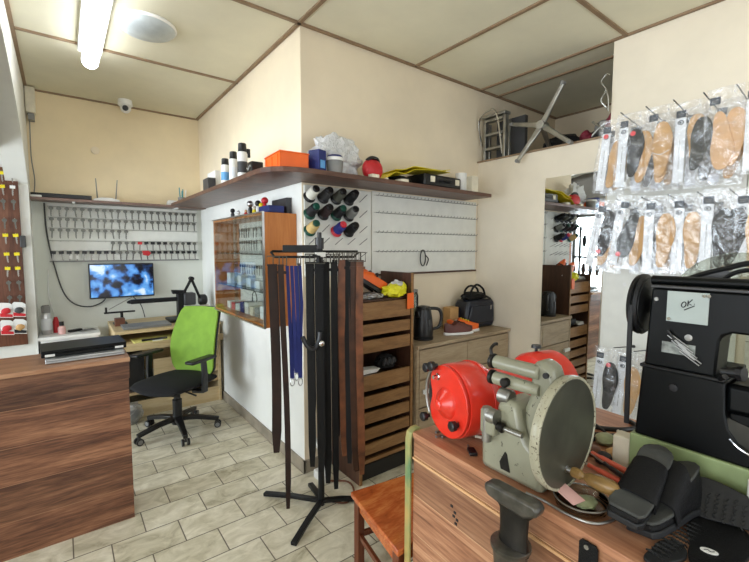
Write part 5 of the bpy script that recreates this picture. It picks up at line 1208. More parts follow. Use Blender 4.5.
pack(0.60, LT+0.01, XP-0.02, 'lower row packet with white card and two overlapping black insoles', [(0.01, -0.40, 0.30, 'rubber', False, -0.003, 0.0), (0.04, -0.39, 0.29, 'leather_black', False, 0.005, 0.10)], card=-0.047, header=-0.047, w_=0.15)
pack(0.465, LT, XP-0.015, 'lower row packet at the photo edge with a tan insole', [(0.005, -0.40, 0.30, 'skin', False, -0.002, 0.0)], card=-0.047, header=-0.047, w_=0.14)
# bottom packets near the floor
pack(1.115, 0.885, 2.70, 'bottom packet with black insole and red dot between white cards', [(0.018, -0.395, 0.31, 'rubber', False, -0.003, 0.02)], card=-0.042, header=-0.042, w_=0.135, h=0.45, tilt=R(3), dot=(0.014, -0.105))
pack(0.99, 0.885, 2.71, 'bottom packet with white card and orange-tan insole by the sewing machine', [(0.022, -0.40, 0.31, 'tan', False, -0.002, 0.0)], card=-0.035, header=-0.035, w_=0.135, h=0.45, tilt=R(4))
# packets hanging behind the front ones
names = ['nearest the mirror', 'second hook from the mirror', 'third hook from the mirror', 'fourth hook from the mirror', 'fifth hook from the mirror']
for (row, zt, ys_) in (('upper', UT-0.02, (1.125, 1.0, 0.86, 0.725, 0.59)), ('lower', LT-0.015, (1.12, 0.985, 0.85, 0.715, 0.58))):
    for k, y in enumerate(ys_):
        pack(y, zt, XP+0.075, 'packet hanging behind the front one in the %s row, %s' % (row, names[k]), [(0.01, -0.40, 0.29, ('tan', 'suede', 'tan', 'rubber', 'tan')[k], False, 0.0, 0.05)], card=-0.045, header=-0.045, w_=0.14, tilt=R((4, -3, 2, -2, 3)[k]))

# ================================================================== STOOL
st = thing('wooden_stool', 'red-brown wooden stool seat with dark legs beside the workbench', 'stool', (1.13, 1.3, 0))
q = [(0.960, 1.105), (1.032, 1.532), (1.40, 1.475), (1.34, 1.12)]
obj('seat', prism(B(), q, (0, 0, 0), (1, 0, 0), (0, 1, 0), (0, 0, 1), 0.334, 0.36), M['stool'], st, bev=0.005)
for (x, y), (nx, ny) in zip(q, ((1, 1), (1, -1), (-1, -1), (-1, 1))):
    x += nx*0.03; y += ny*0.03; b = B(); box(b, x-0.018, x+0.018, y-0.018, y+0.018, 0, 0.3335); obj('leg', b, M['stool_leg'], st, bev=0.002)
def rail(a, c, z0, z1, m, nm, th=0.016):
    a = Vector((*a, 0)); c = Vector((*c, 0)); d = (c-a).normalized(); n = Vector((-d.y, d.x, 0)); b = B()
    prism(b, [(0, z0), ((c-a).length, z0), ((c-a).length, z1), (0, z1)], a, d, (0, 0, 1), n, -th/2, th/2); obj(nm, b, M[m], st, bev=0.001)
L4 = [(q[0][0]+0.03, q[0][1]+0.03), (q[1][0]+0.03, q[1][1]-0.03), (q[2][0]-0.03, q[2][1]-0.03), (q[3][0]-0.03, q[3][1]+0.03)]
for a, c in zip(L4, L4[1:]+L4[:1]):
    a_ = Vector(a).lerp(Vector(c), 0.055); c_ = Vector(c).lerp(Vector(a), 0.055)
    rail(a_, c_, 0.275, 0.333, 'stool', 'apron')
for a, c in ((L4[0], L4[1]), (L4[2], L4[3]), (L4[1], L4[2])):
    a_ = Vector(a).lerp(Vector(c), 0.055); c_ = Vector(c).lerp(Vector(a), 0.055)
    rail(a_, c_, 0.14, 0.165, 'stool_leg', 'stretcher')

# ================================================================== WORKBENCH (slightly turned)
ZN = 0.83
bn = thing('workbench', 'walnut-look workbench carrying the shoe repair machines', 'workbench', (1.0, 1.067, 0), R(-3.6))
TB = WM[bn.name]
def lb(x0, x1, y0, y1, z0, z1): return box(B(), x0, x1, y0, y1, z0, z1)
obj('bench_top', lb(-0.003, 0.80, -1.5, 0.004, ZN-0.022, ZN), M['bench_top'], bn, bev=0.002, local=True)
obj('front_panel', lb(0.0, 0.018, -1.48, -0.0005, 0.0, ZN-0.0225), M['bench_wood'], bn, bev=0.001, local=True)
obj('end_panel', lb(0.0185, 0.78, -0.02, -0.0005, 0.0, ZN-0.0225), M['bench_wood'], bn, local=True)
obj('front_lip', lb(-0.006, -0.0005, -1.48, -0.0005, ZN-0.10, ZN-0.092), mat('pale_edge_strip', (208, 164, 118), 0.5), bn, local=True)
obj('end_panel', lb(0.0185, 0.78, -1.48, -1.46, 0.0, ZN-0.0225), M['bench_wood'], bn, local=True)
b = B(); strip(b, [(-0.010, 0.018, 0.10), (-0.010, 0.018, 0.6), (-0.010, 0.018, ZN-0.03), (-0.004, 0.018, ZN-0.006), (0.012, 0.018, ZN+0.004), (0.035, 0.018, ZN+0.004)], (0, 1, 0), 0.030, 0.009)
obj('edge_band', b, M['strap'], bn, bev=0.002, local=True)
b = B()
for k, (y, z) in enumerate(((-0.20, 0.655), (-0.215, 0.64), (-0.225, 0.62), (-0.22, 0.605), (-0.21, 0.625))): box(b, -0.002, 0.0, y-0.005, y+0.005, z-0.004, z+0.004)
obj('paint_fleck', b, M['ink'], bn, local=True)

# ================================================================== RED BENCH GRINDER
gr = thing('bench_grinder', 'red double-ended bench grinder with round guards on the workbench', 'grinder', (1.25, 0.935, ZN))
gy, gz = 0.925, 0.972; r0 = 0.128
b = B(); lathe(b, (1.065, gy, gz), (2, gy, gz), [(0, r0-0.012), (0.004, r0-0.002), (0.012, r0), (0.115, r0), (0.13, r0-0.01), (0.135, r0-0.03)], 56); obj('wheel_guard', b, M['redpaint'], gr)
# outer cover plate (with the slit on its far side)
pl = [(math.cos(a)*(r0-0.004), math.sin(a)*(r0-0.004)) for a in [2*PI*i/60 for i in range(60)]]
pl = [(x, z) if not (x > 0.085) else (0.085+0.012*math.sin(z*30)**2, z) for x, z in pl]
b = B(); prism(b, pl, (1.0605, gy, gz), (0, 1, 0), (0, 0, 1), (1, 0, 0), -0.008, 0.003); obj('cover_plate', b, M['redpaint'], gr, bev=0.002)
b = B(); prism(b, [(0.083, -0.06), (0.104, -0.06), (0.118, -0.02), (0.118, 0.02), (0.104, 0.06), (0.083, 0.06)], (1.062, gy, gz), (0, 1, 0), (0, 0, 1), (1, 0, 0), -0.002, 0.002); obj('wheel_slit', b, M['black'], gr)
b = B(); tube(b, [(1.057, gy+math.cos(a)*(r0+0.001), gz+math.sin(a)*(r0+0.001)) for a in [R(-38)+i*R(76)/10 for i in range(11)]], 0.006); obj('guard_lip', b, M['steel'], gr)
b = B(); lathe(b, (1.053, gy-0.005, gz-0.005), (0, gy-0.005, gz-0.005), [(0, 0.055), (0.012, 0.048), (0.028, 0.022), (0.038, 0.018), (0.042, 0.010)], 32); obj('hub_cone', b, M['redpaint'], gr)
def knob(y, z, nm='knob'):
    b = B(); lathe(b, (1.054, y, z), (0, y, z), [(0, 0.008), (0.012, 0.008), (0.013, 0.016), (0.030, 0.018), (0.034, 0.013)], 8); obj(nm, b, M['black'], gr)
knob(gy+0.092, gz+0.098); knob(gy+0.058, gz+0.112); knob(gy+0.105, gz-0.09); knob(gy-0.075, gz-0.055)
b = B(); lathe(b, (1.054, gy+0.045, gz+0.075), (0, gy+0.045, gz+0.075), [(0, 0.013), (0.006, 0.013), (0.007, 0.008), (0.024, 0.007)], 8); obj('bolt', b, M['chrome'], gr)
b = B(); lathe(b, (1.20, gy, gz), (2, gy, gz), [(0, 0.07), (0.02, 0.088), (0.20, 0.088), (0.235, 0.07)], 40); obj('motor', b, M['redpaint'], gr)
b = B(); box(b, 1.23, 1.40, gy-0.07, gy+0.07, ZN+0.0005, ZN+0.07); obj('pedestal', b, M['redpaint'], gr, bev=0.01)
b = B(); box(b, 1.15, 1.22, gy-0.10, gy-0.04, gz-0.02, gz+0.05); obj('rest_bracket', b, M['redpaint'], gr, bev=0.006)
b = B(); lathe(b, (1.435, gy, gz), (2, gy, gz), [(0, r0-0.03), (0.005, r0-0.01), (0.02, r0), (0.13, r0), (0.142, r0-0.01)], 56); obj('wheel_guard', b, M['redpaint'], gr)
b = B(); tube(b, [(1.165, gy+math.cos(a)*(r0+0.0005), gz+math.sin(a)*(r0+0.0005)) for a in [2*PI*i/48 for i in range(48)]], 0.0022, 6, closed=True, smooth=False); obj('guard_seam', b, M['redpaint'], gr)
b = B(); lathe(b, (1.5, gy+0.03, gz+r0-0.01), (1.5, gy+0.04, 2), [(0, 0.006), (0.02, 0.006), (0.021, 0.02), (0.032, 0.018)], 10); obj('wing_knob', b, M['black'], gr)

pv = Vector((1.10, 0.925, 0)); q_ = Matrix.Rotation(R(-13), 4, 'Z')
gr.location = Vector((1.085, 0.940, 0))+q_ @ (Vector(gr.location)-pv); gr.rotation_euler = (0, 0, R(-13))

# ================================================================== SKIVING MACHINE WITH DISHED HANDWHEEL
sk = thing('skiving_machine', 'old grey-green cast machine with a big dished handwheel on the bench front', 'machine', (1.05, 0.66, ZN))
# base casting: profile in (y,z), extruded along x, tapered
prof = [(0.565, ZN+0.001), (0.770, ZN+0.001), (0.772, 0.925), (0.758, 0.95), (0.735, 0.965), (0.725, 1.0), (0.715, 1.055), (0.685, 1.065), (0.648, 1.06), (0.635, 1.0), (0.615, 0.96), (0.575, 0.93)]
b = B(); prism(b, prof, (0, 0, 0), (0, 1, 0), (0, 0, 1), (1, 0, 0), 1.005, 1.115); obj('base', b, M['machine'], sk, bev=0.016)
# upright at the handwheel end
prof = [(0.560, 0.915), (0.640, 0.915), (0.642, 1.05), (0.628, 1.09), (0.625, 1.180), (0.60, 1.198), (0.565, 1.182), (0.545, 1.12), (0.55, 1.0)]
b = B(); prism(b, prof, (0, 0, 0), (0, 1, 0), (0, 0, 1), (1, 0, 0), 1.028, 1.095); obj('upright', b, M['machine'], sk, bev=0.014)
b = B(); lathe(b, (1.035, 0.748, 1.160), (1.035, 0, 1.160), [(0, 0.016), (0.005, 0.020), (0.145, 0.021), (0.15, 0.017)], 28); obj('top_arm', b, M['machine'], sk)
b = B(); lathe(b, (1.030, 0.745, 1.112), (1.030, 0, 1.112), [(0, 0.016), (0.005, 0.020), (0.12, 0.018), (0.15, 0.016)], 28); obj('lower_arm', b, M['machine'], sk)
b = B(); lathe(b, (1.035, 0.763, 1.160), (1.035, 0, 1.160), [(0, 0.016), (0.003, 0.023), (0.013, 0.023), (0.015, 0.018)], 24); obj('arm_cap', b, M['iron'], sk)
b = B(); lathe(b, (1.030, 0.760, 1.112), (1.030, 0, 1.112), [(0, 0.016), (0.003, 0.022), (0.013, 0.022), (0.015, 0.018)], 24); obj('arm_cap', b, M['iron'], sk)
b = B(); tube(b, [(1.03, 0.757, 1.175), (1.03, 0.760, 1.198), (1.03, 0.748, 1.213), (1.03, 0.738, 1.216)], 0.005); obj('lever', b, M['iron'], sk)
b = B(); lathe(b, (1.014, 0.69, 1.115), (0, 0.69, 1.115), [(0, 0.013), (0.016, 0.014), (0.02, 0.010)], 20); obj('set_knob', b, M['iron'], sk)
b = B(); lathe(b, (1.03, 0.7155, 1.065), (1.03, 0, 1.065), [(0, 0.02), (-0.004, 0.024), (0.03, 0.024), (0.034, 0.02)], 24); obj('feed_roller', b, M['steel'], sk)
b = B(); cyl(b, (1.028, 0.577, 1.160), (1.02, 0.577, 1.160), 0.008, seg=14); obj('oil_plug', b, M['black'], sk)
# clamp with screw on the viewer side
b = B(); box(b, 0.972, 1.004, 0.700, 0.752, 0.955, 1.03); obj('clamp_block', b, M['machine'], sk, bev=0.007)
b = B(); cyl(b, (0.985, 0.735, 1.033), (0.985, 0.735, 0.93), 0.014, seg=18); obj('clamp_spring', b, M['steel'], sk)
b = B(); lathe(b, (0.985, 0.728, 1.012), (0.985, 0, 1.012), [(0, 0.022), (0.028, 0.022), (0.03, 0.016)], 20); obj('clamp_nut', b, M['steel'], sk)
b = B(); cyl(b, (0.990, 0.69, 0.985), (0.990, 0.62, 0.985), 0.007, seg=12); obj('screw', b, M['steel'], sk)
b = B(); lathe(b, (0.988, 0.70, 0.987), (0.988, 0, 0.987), [(0, 0.012), (0.018, 0.016), (0.022, 0.012)], 12); obj('screw_head', b, M['iron'], sk)
b = B(); prism(b, [(0.0, 0.0), (0.03, 0.0), (0.035, 0.02), (0.018, 0.055), (0.012, 0.05)], (1.004, 0.665, 0.855), (0, 1, 0), (0, 0, 1), (-1, 0, 0), -0.001, 0.002); obj('worn_patch', b, M['iron'], sk)
# dish wheel
wc = Vector((1.068, 0.53, 1.005))
b = B(); lathe(b, wc+Vector((0, 0.028, 0)), wc, [(0.001, 0.11), (-0.002, 0.140), (0.004, 0.152), (0.020, 0.156), (0.029, 0.154), (0.029, 0.148), (0.024, 0.1455)], 72, cap=False); obj('wheel_rim', b, M['rim'], sk)
b = B(); lathe(b, wc+Vector((0, 0.0, 0)), wc+Vector((0, -1, 0)), [(-0.001, 0.148), (-0.012, 0.135), (-0.021, 0.10), (-0.0255, 0.06), (-0.0265, 0.02)], 72); obj('dish', b, M['dish'], sk)
b = B(); lathe(b, wc+Vector((0, 0.03, 0)), wc+Vector((0, -1, 0)), [(0, 0.03), (0.01, 0.03), (0.02, 0.022), (0.026, 0.020), (0.026, 0.004)], 28); obj('hub', b, M['iron'], sk)
b = B(); cyl(b, (1.068, 0.553, 1.0), (1.068, 0.5605, 1.0), 0.035); obj('shaft_collar', b, M['machine'], sk)
hb = Vector((1.066, 0.545, 0.905))
b = B(); lathe(b, hb, hb+Vector((0.02, -1, 0)), [(0, 0.013), (0.012, 0.013), (0.016, 0.007), (0.04, 0.006)], 18); cr = obj('crank_pin', b, M['silver'], sk)
b = B(); lathe(b, hb+Vector((0, -0.028, 0)), hb+Vector((0.02, -1.028, 0)), [(0, 0.011), (0.006, 0.014), (0.024, 0.013), (0.028, 0.009), (0.034, 0.008), (0.038, 0.012), (0.048, 0.016), (0.075, 0.020), (0.100, 0.019), (0.115, 0.012), (0.119, 0.004)], 24); obj('crank_handle', b, M['woodhandle'], sk)

# ================================================================== SHOE ANVIL STAND IN FRONT
an = thing('shoe_anvil', 'dark cast iron shoe anvil stand with a rubbed flat top before the bench', 'anvil', (0.88, 0.575, 0))
AX = 0.875
prof = [(-0.072, 0.0), (-0.06, 0.012), (0.06, 0.012), (0.082, 0.006), (0.082, -0.012), (0.07, -0.024), (0.04, -0.03), (-0.035, -0.034), (-0.065, -0.016)]
b = B(); prism(b, prof, (AX, 0.562, 0.884), (0, 1, 0), (0, 0, 1), (1, 0, 0), -0.02, 0.02); obj('anvil_face', b, M['irontop'], an, bev=0.007)
b = B()
secs = []
for z, hy, hx, oy in ((0.862, 0.048, 0.016, 0.002), (0.84, 0.032, 0.015, 0.0), (0.80, 0.030, 0.017, 0.0), (0.77, 0.031, 0.02, -0.001), (0.745, 0.033, 0.024, -0.001)):
    secs.append([b.verts.new((AX+math.cos(a)*hx*1.1, 0.572+oy+math.sin(a)*hy*1.28-0.008, z)) for a in [2*PI*i/20 for i in range(20)]])
for a, c in zip(secs, secs[1:]):
    for i in range(20): b.faces.new((a[i], a[(i+1) % 20], c[(i+1) % 20], c[i]))
b.faces.new(secs[0]); b.faces.new(secs[-1]); obj('neck', b, M['iron'], an)
b = B(); lathe(b, (AX, 0.571, 0.69), (AX, 0.571, 2), [(0, 0.04), (0.05, 0.044), (0.058, 0.05), (0.066, 0.05), (0.07, 0.04), (0.071, 0.034)], 36); obj('collar', b, M['irontop'], an)
b = B(); lathe(b, (AX, 0.571, 0.0), (AX, 0.571, 2), [(0, 0.09), (0.02, 0.09), (0.04, 0.06), (0.12, 0.036), (0.5, 0.030), (0.692, 0.036)], 36); obj('pedestal', b, M['iron'], an)

# ================================================================== SEWING MACHINE
sm = thing('sewing_machine', 'large black industrial sewing machine on a green base', 'sewing machine', (1.45, 0.3, ZN))
obj('base', box(B(), 1.33, 1.62, 0.205, 0.478, ZN+0.0005, 0.955), M['green_base'], sm, bev=0.004)
prof = [(0.468, 0.9555), (0.457, 1.166), (0.268, 1.160), (0.264, 1.078), (0.255, 1.04), (0.235, 1.012), (0.20, 0.992), (0.12, 0.976), (0.02, 0.968), (-0.12, 0.966), (-0.12, 0.9555)]
b = B(); prism(b, prof, (0, 0, 0), (0, 1, 0), (0, 0, 1), (1, 0, 0), 1.336, 1.56); obj('lower_body', b, M['gloss'], sm, bev=0.006)
b = B(); tube(b, [(1.337, 0.252, 1.018), (1.337, 0.228, 0.998), (1.337, 0.18, 0.983), (1.337, 0.10, 0.974), (1.337, 0.0, 0.969)], 0.0035); obj('edge_trim', b, M['chrome'], sm)
obj('bed_arm', box(B(), 1.345, 1.47, -0.30, 0.2675, 1.082, 1.157), M['gloss'], sm, bev=0.012)
b = B(); prism(b, [(0.26, 1.08), (0.26, 1.062), (0.21, 1.048), (0.15, 1.035), (0.10, 1.04), (0.05, 1.05), (0.0, 1.08)], (0, 0, 0), (0, 1, 0), (0, 0, 1), (1, 0, 0), 1.36, 1.455); obj('hook_cover', b, M['gloss'], sm, bev=0.004)
b = B(); prism(b, [(0.455, 1.1665), (0.445, 1.392), (-0.30, 1.392), (-0.30, 1.288), (0.262, 1.288), (0.280, 1.278), (0.286, 1.262), (0.290, 1.1665)], (0, 0, 0), (0, 1, 0), (0, 0, 1), (1, 0, 0), 1.342, 1.452); obj('arm_column', b, M['gloss'], sm, bev=0.006)
obj('ledge', box(B(), 1.330, 1.56, 0.268, 0.462, 1.1600, 1.1700), M['blackmetal'], sm, bev=0.003)
b = B(); box(b, 1.340, 1.455, -0.30, 0.448, 1.3925, 1.400); obj('top_plate', b, M['darkgrey'], sm, bev=0.002)
b = B(); tube(b, [(1.375, 0.455, 1.412), (1.375, 0.2, 1.413), (1.375, -0.3, 1.412)], 0.0135, 14); obj('top_bar', b, M['gloss'], sm)
px_ = 1.3385
np_ = obj('plate', box(B(), px_, 1.3418, 0.312, 0.405, 1.302, 1.386), mat('pale_grey_plate', (162, 172, 168), 0.45, var=0.03), sm)
for y, z in ((0.398, 1.309), (0.322, 1.379), (0.312, 1.379)):
    b = B(); cyl(b, (px_+0.001, y, z), (px_-0.004, y, z), 0.0045, seg=14); obj('rivet', b, M['chrome'], np_)
def stroke(pts, r=0.0013):
    b = B(); tube(b, [(px_-0.0008, 0.368-u*0.040, 1.343+v*0.040+u*0.012) for u, v in pts], r, 6, smooth=False); return b
pen = [[(0.0+0.17*math.cos(a), 0.25+0.24*math.sin(a)) for a in [i*2*PI/12 for i in range(13)]], [(0.32, 0.52), (0.30, 0.0)], [(0.62, 0.52), (0.32, 0.26), (0.58, 0.02)], [(0.76, 0.05), (0.79, 0.06)], [(0.05, -0.26), (0.80, -0.10)]]
b = B()
for st_ in pen: tube(b, [(px_-0.0008, 0.366-u*0.030, 1.344+v*0.030+u*0.012) for u, v in st_], 0.0013, 6, smooth=False)
obj('handwriting', b, M['ink'], np_)
b = B(); lathe(b, (1.342, 0.352, 1.262), (0, 0.352, 1.262), [(0, 0.009), (0.0015, 0.009), (0.002, 0.006)], 20); obj('slotted_screw', b, M['steel'], sm)
obj('maker_plate', box(B(), 1.3395, 1.3418, 0.335, 0.412, 1.212, 1.243), mat('worn_metal_label', (120, 124, 120), 0.5, 0.3, var=0.25, vs=60), sm)
b = B(); lathe(b, (1.342, 0.432, 1.36), (0, 0.432, 1.36), [(0, 0.006), (0.002, 0.005)], 14); obj('screw', b, M['steel'], sm)
b = B(); lathe(b, (1.335, 0.377, 1.118), (0, 0.377, 1.118), [(0, 0.011), (0.003, 0.010), (0.004, 0.004)], 18); obj('bore_plug', b, M['ink'], sm)
b = B(); cyl(b, (1.335, 0.278, 1.168), (1.30, 0.262, 1.186), 0.006); cyl(b, (1.325, 0.272, 1.190), (1.315, 0.238, 1.196), 0.012); cyl(b, (1.315, 0.24, 1.196), (1.312, 0.228, 1.197), 0.018, seg=8); obj('tension_knob', b, M['black'], sm)
# handwheel and belt at the back end
hc = Vector((1.405, 0.487, 1.335))
b = B(); lathe(b, hc+Vector((0, -0.012, 0)), hc+Vector((0, 1, 0)), [(0, 0.070), (0, 0.085), (0.008, 0.092), (0.012, 0.086), (0.016, 0.092), (0.026, 0.088), (0.028, 0.070)], 48, cap=False); obj('handwheel', b, M['blackmetal'], sm)
b = B(); lathe(b, hc+Vector((0, -0.022, 0)), hc+Vector((0, 1, 0)), [(0, 0.02), (0.004, 0.03), (0.008, 0.076), (0.016, 0.078), (0.02, 0.03), (0.036, 0.02)], 40); obj('wheel_disc', b, M['blackmetal'], sm)
b = B(); strip(b, [(1.318, 0.488, 1.34), (1.320, 0.488, 1.24), (1.325, 0.488, 1.10), (1.330, 0.488, 0.98)], (0, 1, 0), 0.012, 0.008); obj('drive_belt', b, M['rubber'], sm)
b = B(); strip(b, [(1.492, 0.488, 1.34), (1.48, 0.488, 1.10), (1.47, 0.488, 0.98)], (0, 1, 0), 0.012, 0.008); obj('drive_belt', b, M['rubber'], sm)
# clear plastic disc guard and black carrier arm on top
b = B(); lathe(b, (1.50, 0.285, 1.325), (3, 0.285, 1.325), [(0, 0.168), (0.003, 0.168)], 64); obj('clear_guard', b, M['acrylic'], sm)
b = B(); tube(b, [(1.42, 0.405, 1.405), (1.42, 0.355, 1.43), (1.42, 0.30, 1.45), (1.42, 0.25, 1.466), (1.42, 0.15, 1.475), (1.42, 0.05, 1.47)], 0.0075); tube(b, [(1.42, 0.33, 1.408), (1.42, 0.305, 1.42), (1.42, 0.285, 1.437), (1.42, 0.25, 1.448), (1.42, 0.15, 1.456), (1.42, 0.05, 1.45)], 0.006)
obj('carrier_arm', b, M['blackmetal'], sm)
b = B(); prism(b, [(0.40, 1.401), (0.355, 1.427), (0.305, 1.446), (0.285, 1.44), (0.30, 1.425), (0.325, 1.401)], (0, 0, 0), (0, 1, 0), (0, 0, 1), (1, 0, 0), 1.417, 1.423); obj('carrier_web', b, M['darkgrey'], sm)
# safety pins bunch
t = thing('safety_pins', 'bunch of silver safety pins stuck on the sewing machine column', 'pins', (1.336, 0.36, 1.235))
for k in range(4):
    y0, z0 = 0.398-0.01*k, 1.262-0.013*k
    b = B(); tube(b, [(1.335, y0, z0), (1.333, y0-0.045, z0-0.030), (1.333, y0-0.050, z0-0.024), (1.334, y0-0.006, z0+0.006)], 0.0016, 6, smooth=False); obj('pin', b, M['silver'], t)
b = B(); cyl(b, (1.335, 0.398, 1.276), (1.332, 0.380, 1.252), 0.0035); obj('black_clip', b, M['black'], t)
b = B(); lathe(b, (1.30, 0.175, ZN+0.0005), (1.30, 0.175, 2), [(0, 0.03), (0.115, 0.03), (0.12, 0.024)], 28); single('thread_cone', b, M['white'], 'white plastic bottle at the photo edge beside the green base', 'bottle')
# small beige box and cords left of the green base
b = B(); box(b, 1.345, 1.40, 0.482, 0.53, ZN+0.0005, 0.925); single('switch_box', b, M['cream'], 'small cream switch box against the far side of the green base', 'box', bev=0.004)

# ================================================================== BENCH CLUTTER
def cord(pts, r, m, label, nm='cable', cat='cable'):
    b = B(); tube(b, pts, r); single(nm, b, M[m], label, cat)
zc = ZN+0.007
cord([(1.70, 0.76, zc), (1.66, 0.80, zc+0.02), (1.60, 0.76, zc+0.02), (1.56, 0.70, zc), (1.60, 0.62, zc), (1.68, 0.58, zc), (1.72, 0.62, zc)], 0.009, 'black', 'thick black cable coiled on the bench far side before the insoles')
cord([(1.33, 0.70, zc), (1.42, 0.64, zc+0.004), (1.50, 0.60, zc+0.012), (1.56, 0.585, zc), (1.62, 0.52, zc)], 0.008, 'black', 'black cable stretched between the dish wheel and the cream box')
b = B(); tube(b, [(1.52+0.045*math.cos(a), 0.66+0.045*math.sin(a), zc+0.012*math.sin(a*2)) for a in [i*PI/5 for i in range(10)]], 0.006, closed=True); single('cable_coil', b, M['black'], 'small round loop of black cable behind the dish wheel', 'cable')
cord([(1.14, 0.90, zc), (1.17, 0.86, zc), (1.22, 0.84, zc+0.01), (1.24, 0.87, zc), (1.20, 0.88, zc+0.01), (1.13, 0.85, zc), (1.16, 0.80, zc), (1.22, 0.81, zc)], 0.005, 'cream', 'pale cable looped between the red grinder and the cast machine')
t = thing('plug_clip', 'small black plug lying at the bench front edge by the cast machine', 'plug', (1.05, 0.82, ZN))
b = B(); box(b, -0.013, 0.013, -0.022, 0.022, 0, 0.011, xf((1.045, 0.835, ZN+0.0008), R(-35))); obj('body', b, M['black'], t, bev=0.003)
b = B(); cyl(b, (1.055, 0.855, ZN+0.007), (1.068, 0.872, ZN+0.007), 0.003); obj('pin', b, M['steel'], t)
for k, (x, y) in enumerate(((1.07, 1.01), (1.045, 0.985), (1.06, 0.97))):
    b = B(); cyl(b, (x-0.012, y, ZN+0.004), (x+0.012, y-0.006, ZN+0.004), 0.0028); cyl(b, (x-0.015, y, ZN+0.004), (x-0.011, y, ZN+0.004), 0.0045)
    single('small_screw', b, M['steel'], 'tiny screw lying at the bench corner, %s' % ('nearest the red guard', 'closest to the corner band', 'nearest the front edge')[k], 'screw', 'screws at the bench corner')
def screwdriver(label, p, rz, hm, L=0.09, sl=0.08, r=0.010):
    t = thing('screwdriver', label, 'screwdriver', p, 0, 'screwdrivers on the bench'); T = Matrix.Translation(p) @ Matrix.Rotation(rz, 4, 'Z')
    b = B(); lathe(b, T @ Vector((0, 0, 0)), T @ Vector((0, 1, 0)), [(0, r*0.8), (0.006, r), (L*0.7, r*0.95), (L*0.8, r*0.7), (L, r*0.85)], 10); obj('handle', b, M[hm], t)
    b = B(); cyl(b, T @ Vector((0, L-0.001, 0)), T @ Vector((0, L+sl, 0)), 0.003, seg=8); obj('shaft', b, M['steel'], t)
M['coral'] = mat('coral_red_plastic', (206, 92, 66), 0.4)
screwdriver('orange-red handled screwdriver behind the wooden crank handle', (1.27, 0.455, ZN+0.030), R(-16), 'coral', 0.12, 0.07, 0.009)
screwdriver('second orange-red screwdriver with a black tip lying lower', (1.235, 0.45, ZN+0.012), R(-10), 'coral', 0.11, 0.07, 0.008)
screwdriver('black handled screwdriver under the orange ones', (1.22, 0.43, ZN+0.030), R(-28), 'black', 0.10, 0.06, 0.008)
def bit(label, loc, s, m, seed, nm='leather_scrap', cat='scrap', amp=0.25):
    b = B(); blob(b, (loc[0], loc[1], ZN+s[2]*0.9), s, 2, amp, 2.5, seed=seed, flat=-s[2]*0.88); single(nm, b, M[m], label, cat)
bit('pale green cloth scrap beyond the dish wheel', (1.46, 0.60), (0.035, 0.03, 0.02), 'soap', 41)
bit('brown leather scrap in front of the coiled cable', (1.36, 0.60), (0.035, 0.03, 0.014), 'belt_tan', 42)
bit('tan leather scrap between cable and screwdrivers', (1.40, 0.55), (0.03, 0.02, 0.012), 'tan', 43)
bit('dark lump of rubber beside the cream box', (1.32, 0.545), (0.03, 0.025, 0.02), 'rubber', 44)
bit('white crumpled tissue behind the dish wheel', (1.33, 0.66), (0.025, 0.02, 0.03), 'white', 45, 'tissue', 'tissue')
bit('small brown scrap at the edge of the dish wheel', (1.28, 0.60), (0.02, 0.025, 0.01), 'belt_choc', 46)
t = thing('pincers', 'open pliers with cream jaws among the cables', 'pliers', (1.52, 0.56, ZN))
for s in (-1, 1):
    b = B(); tube(b, [(1.58, 0.585+s*0.02, ZN+0.012), (1.53, 0.57+s*0.008, ZN+0.012), (1.48, 0.555-s*0.012, ZN+0.012)], 0.006); obj('handle', b, M['cream'] if s > 0 else M['black'], t)
# clear plastic dish with green soap, pink paper
t = thing('plastic_dish', 'low clear plastic dish holding green soap at the bench front', 'dish', (1.06, 0.475, ZN))
b = B(); lathe(b, (1.055, 0.485, ZN+0.0008), (1.055, 0.485, 2), [(0, 0.058), (0.002, 0.062), (0.022, 0.066), (0.024, 0.064), (0.004, 0.058), (0.003, 0.0)], 40, cap=False); obj('dish', b, M['acrylic'], t)
b = B(); tube(b, [(1.055+0.066*math.cos(a), 0.485+0.066*math.sin(a), ZN+0.023) for a in [i*PI/12 for i in range(24)]], 0.0022, 6, closed=True); obj('rim', b, M['steel'], t)
b = B(); blob(b, (1.055, 0.472, ZN+0.016), (0.032, 0.026, 0.010), 3, 0.25, 2.5, seed=51); single('soap', b, M['soap'], 'flat piece of green soap in the clear plastic dish', 'soap')
b = B(); prism(b, [(-0.02, -0.045), (0.02, -0.045), (0.02, 0.045), (-0.02, 0.045)], (1.035, 0.515, ZN+0.030), (0.93, -0.3, 0.1), (0.3, 0.93, 0.12), (0, -0.1, 1), 0, 0.0012); single('paper_slip', b, M['pink'], 'pink paper slip leaning on the clear dish under the dish wheel', 'paper')
cord([(0.985, 0.60, zc-0.003), (0.99, 0.55, zc-0.003), (0.985, 0.49, zc-0.003), (1.0, 0.43, zc-0.003), (1.06, 0.405, zc-0.003), (1.12, 0.43, zc-0.003)], 0.0035, 'steel', 'thin wire bending along the bench front edge below the dish')
t = thing('key_fob', 'black leather tab with a snap hanging on the bench front', 'tab', (0.96, 0.41, 0.76))
b = B(); prism(b, [(-0.022, -0.11), (0.022, -0.11), (0.022, -0.008), (0.016, 0.0), (-0.016, 0.0), (-0.022, -0.008)], TB @ Vector((-0.004, -0.655, 0.818)), TB.to_3x3() @ Vector((0, -1, 0)), (0, 0, 1), TB.to_3x3() @ Vector((-1, 0, 0)), 0.004, 0.008); obj('tab', b, M['leather_black'], t)
b = B(); p = TB @ Vector((-0.012, -0.652, 0.806)); cyl(b, p, p-Vector((0.004, 0, 0)), 0.0055, seg=16); obj('snap', b, M['steel'], t)

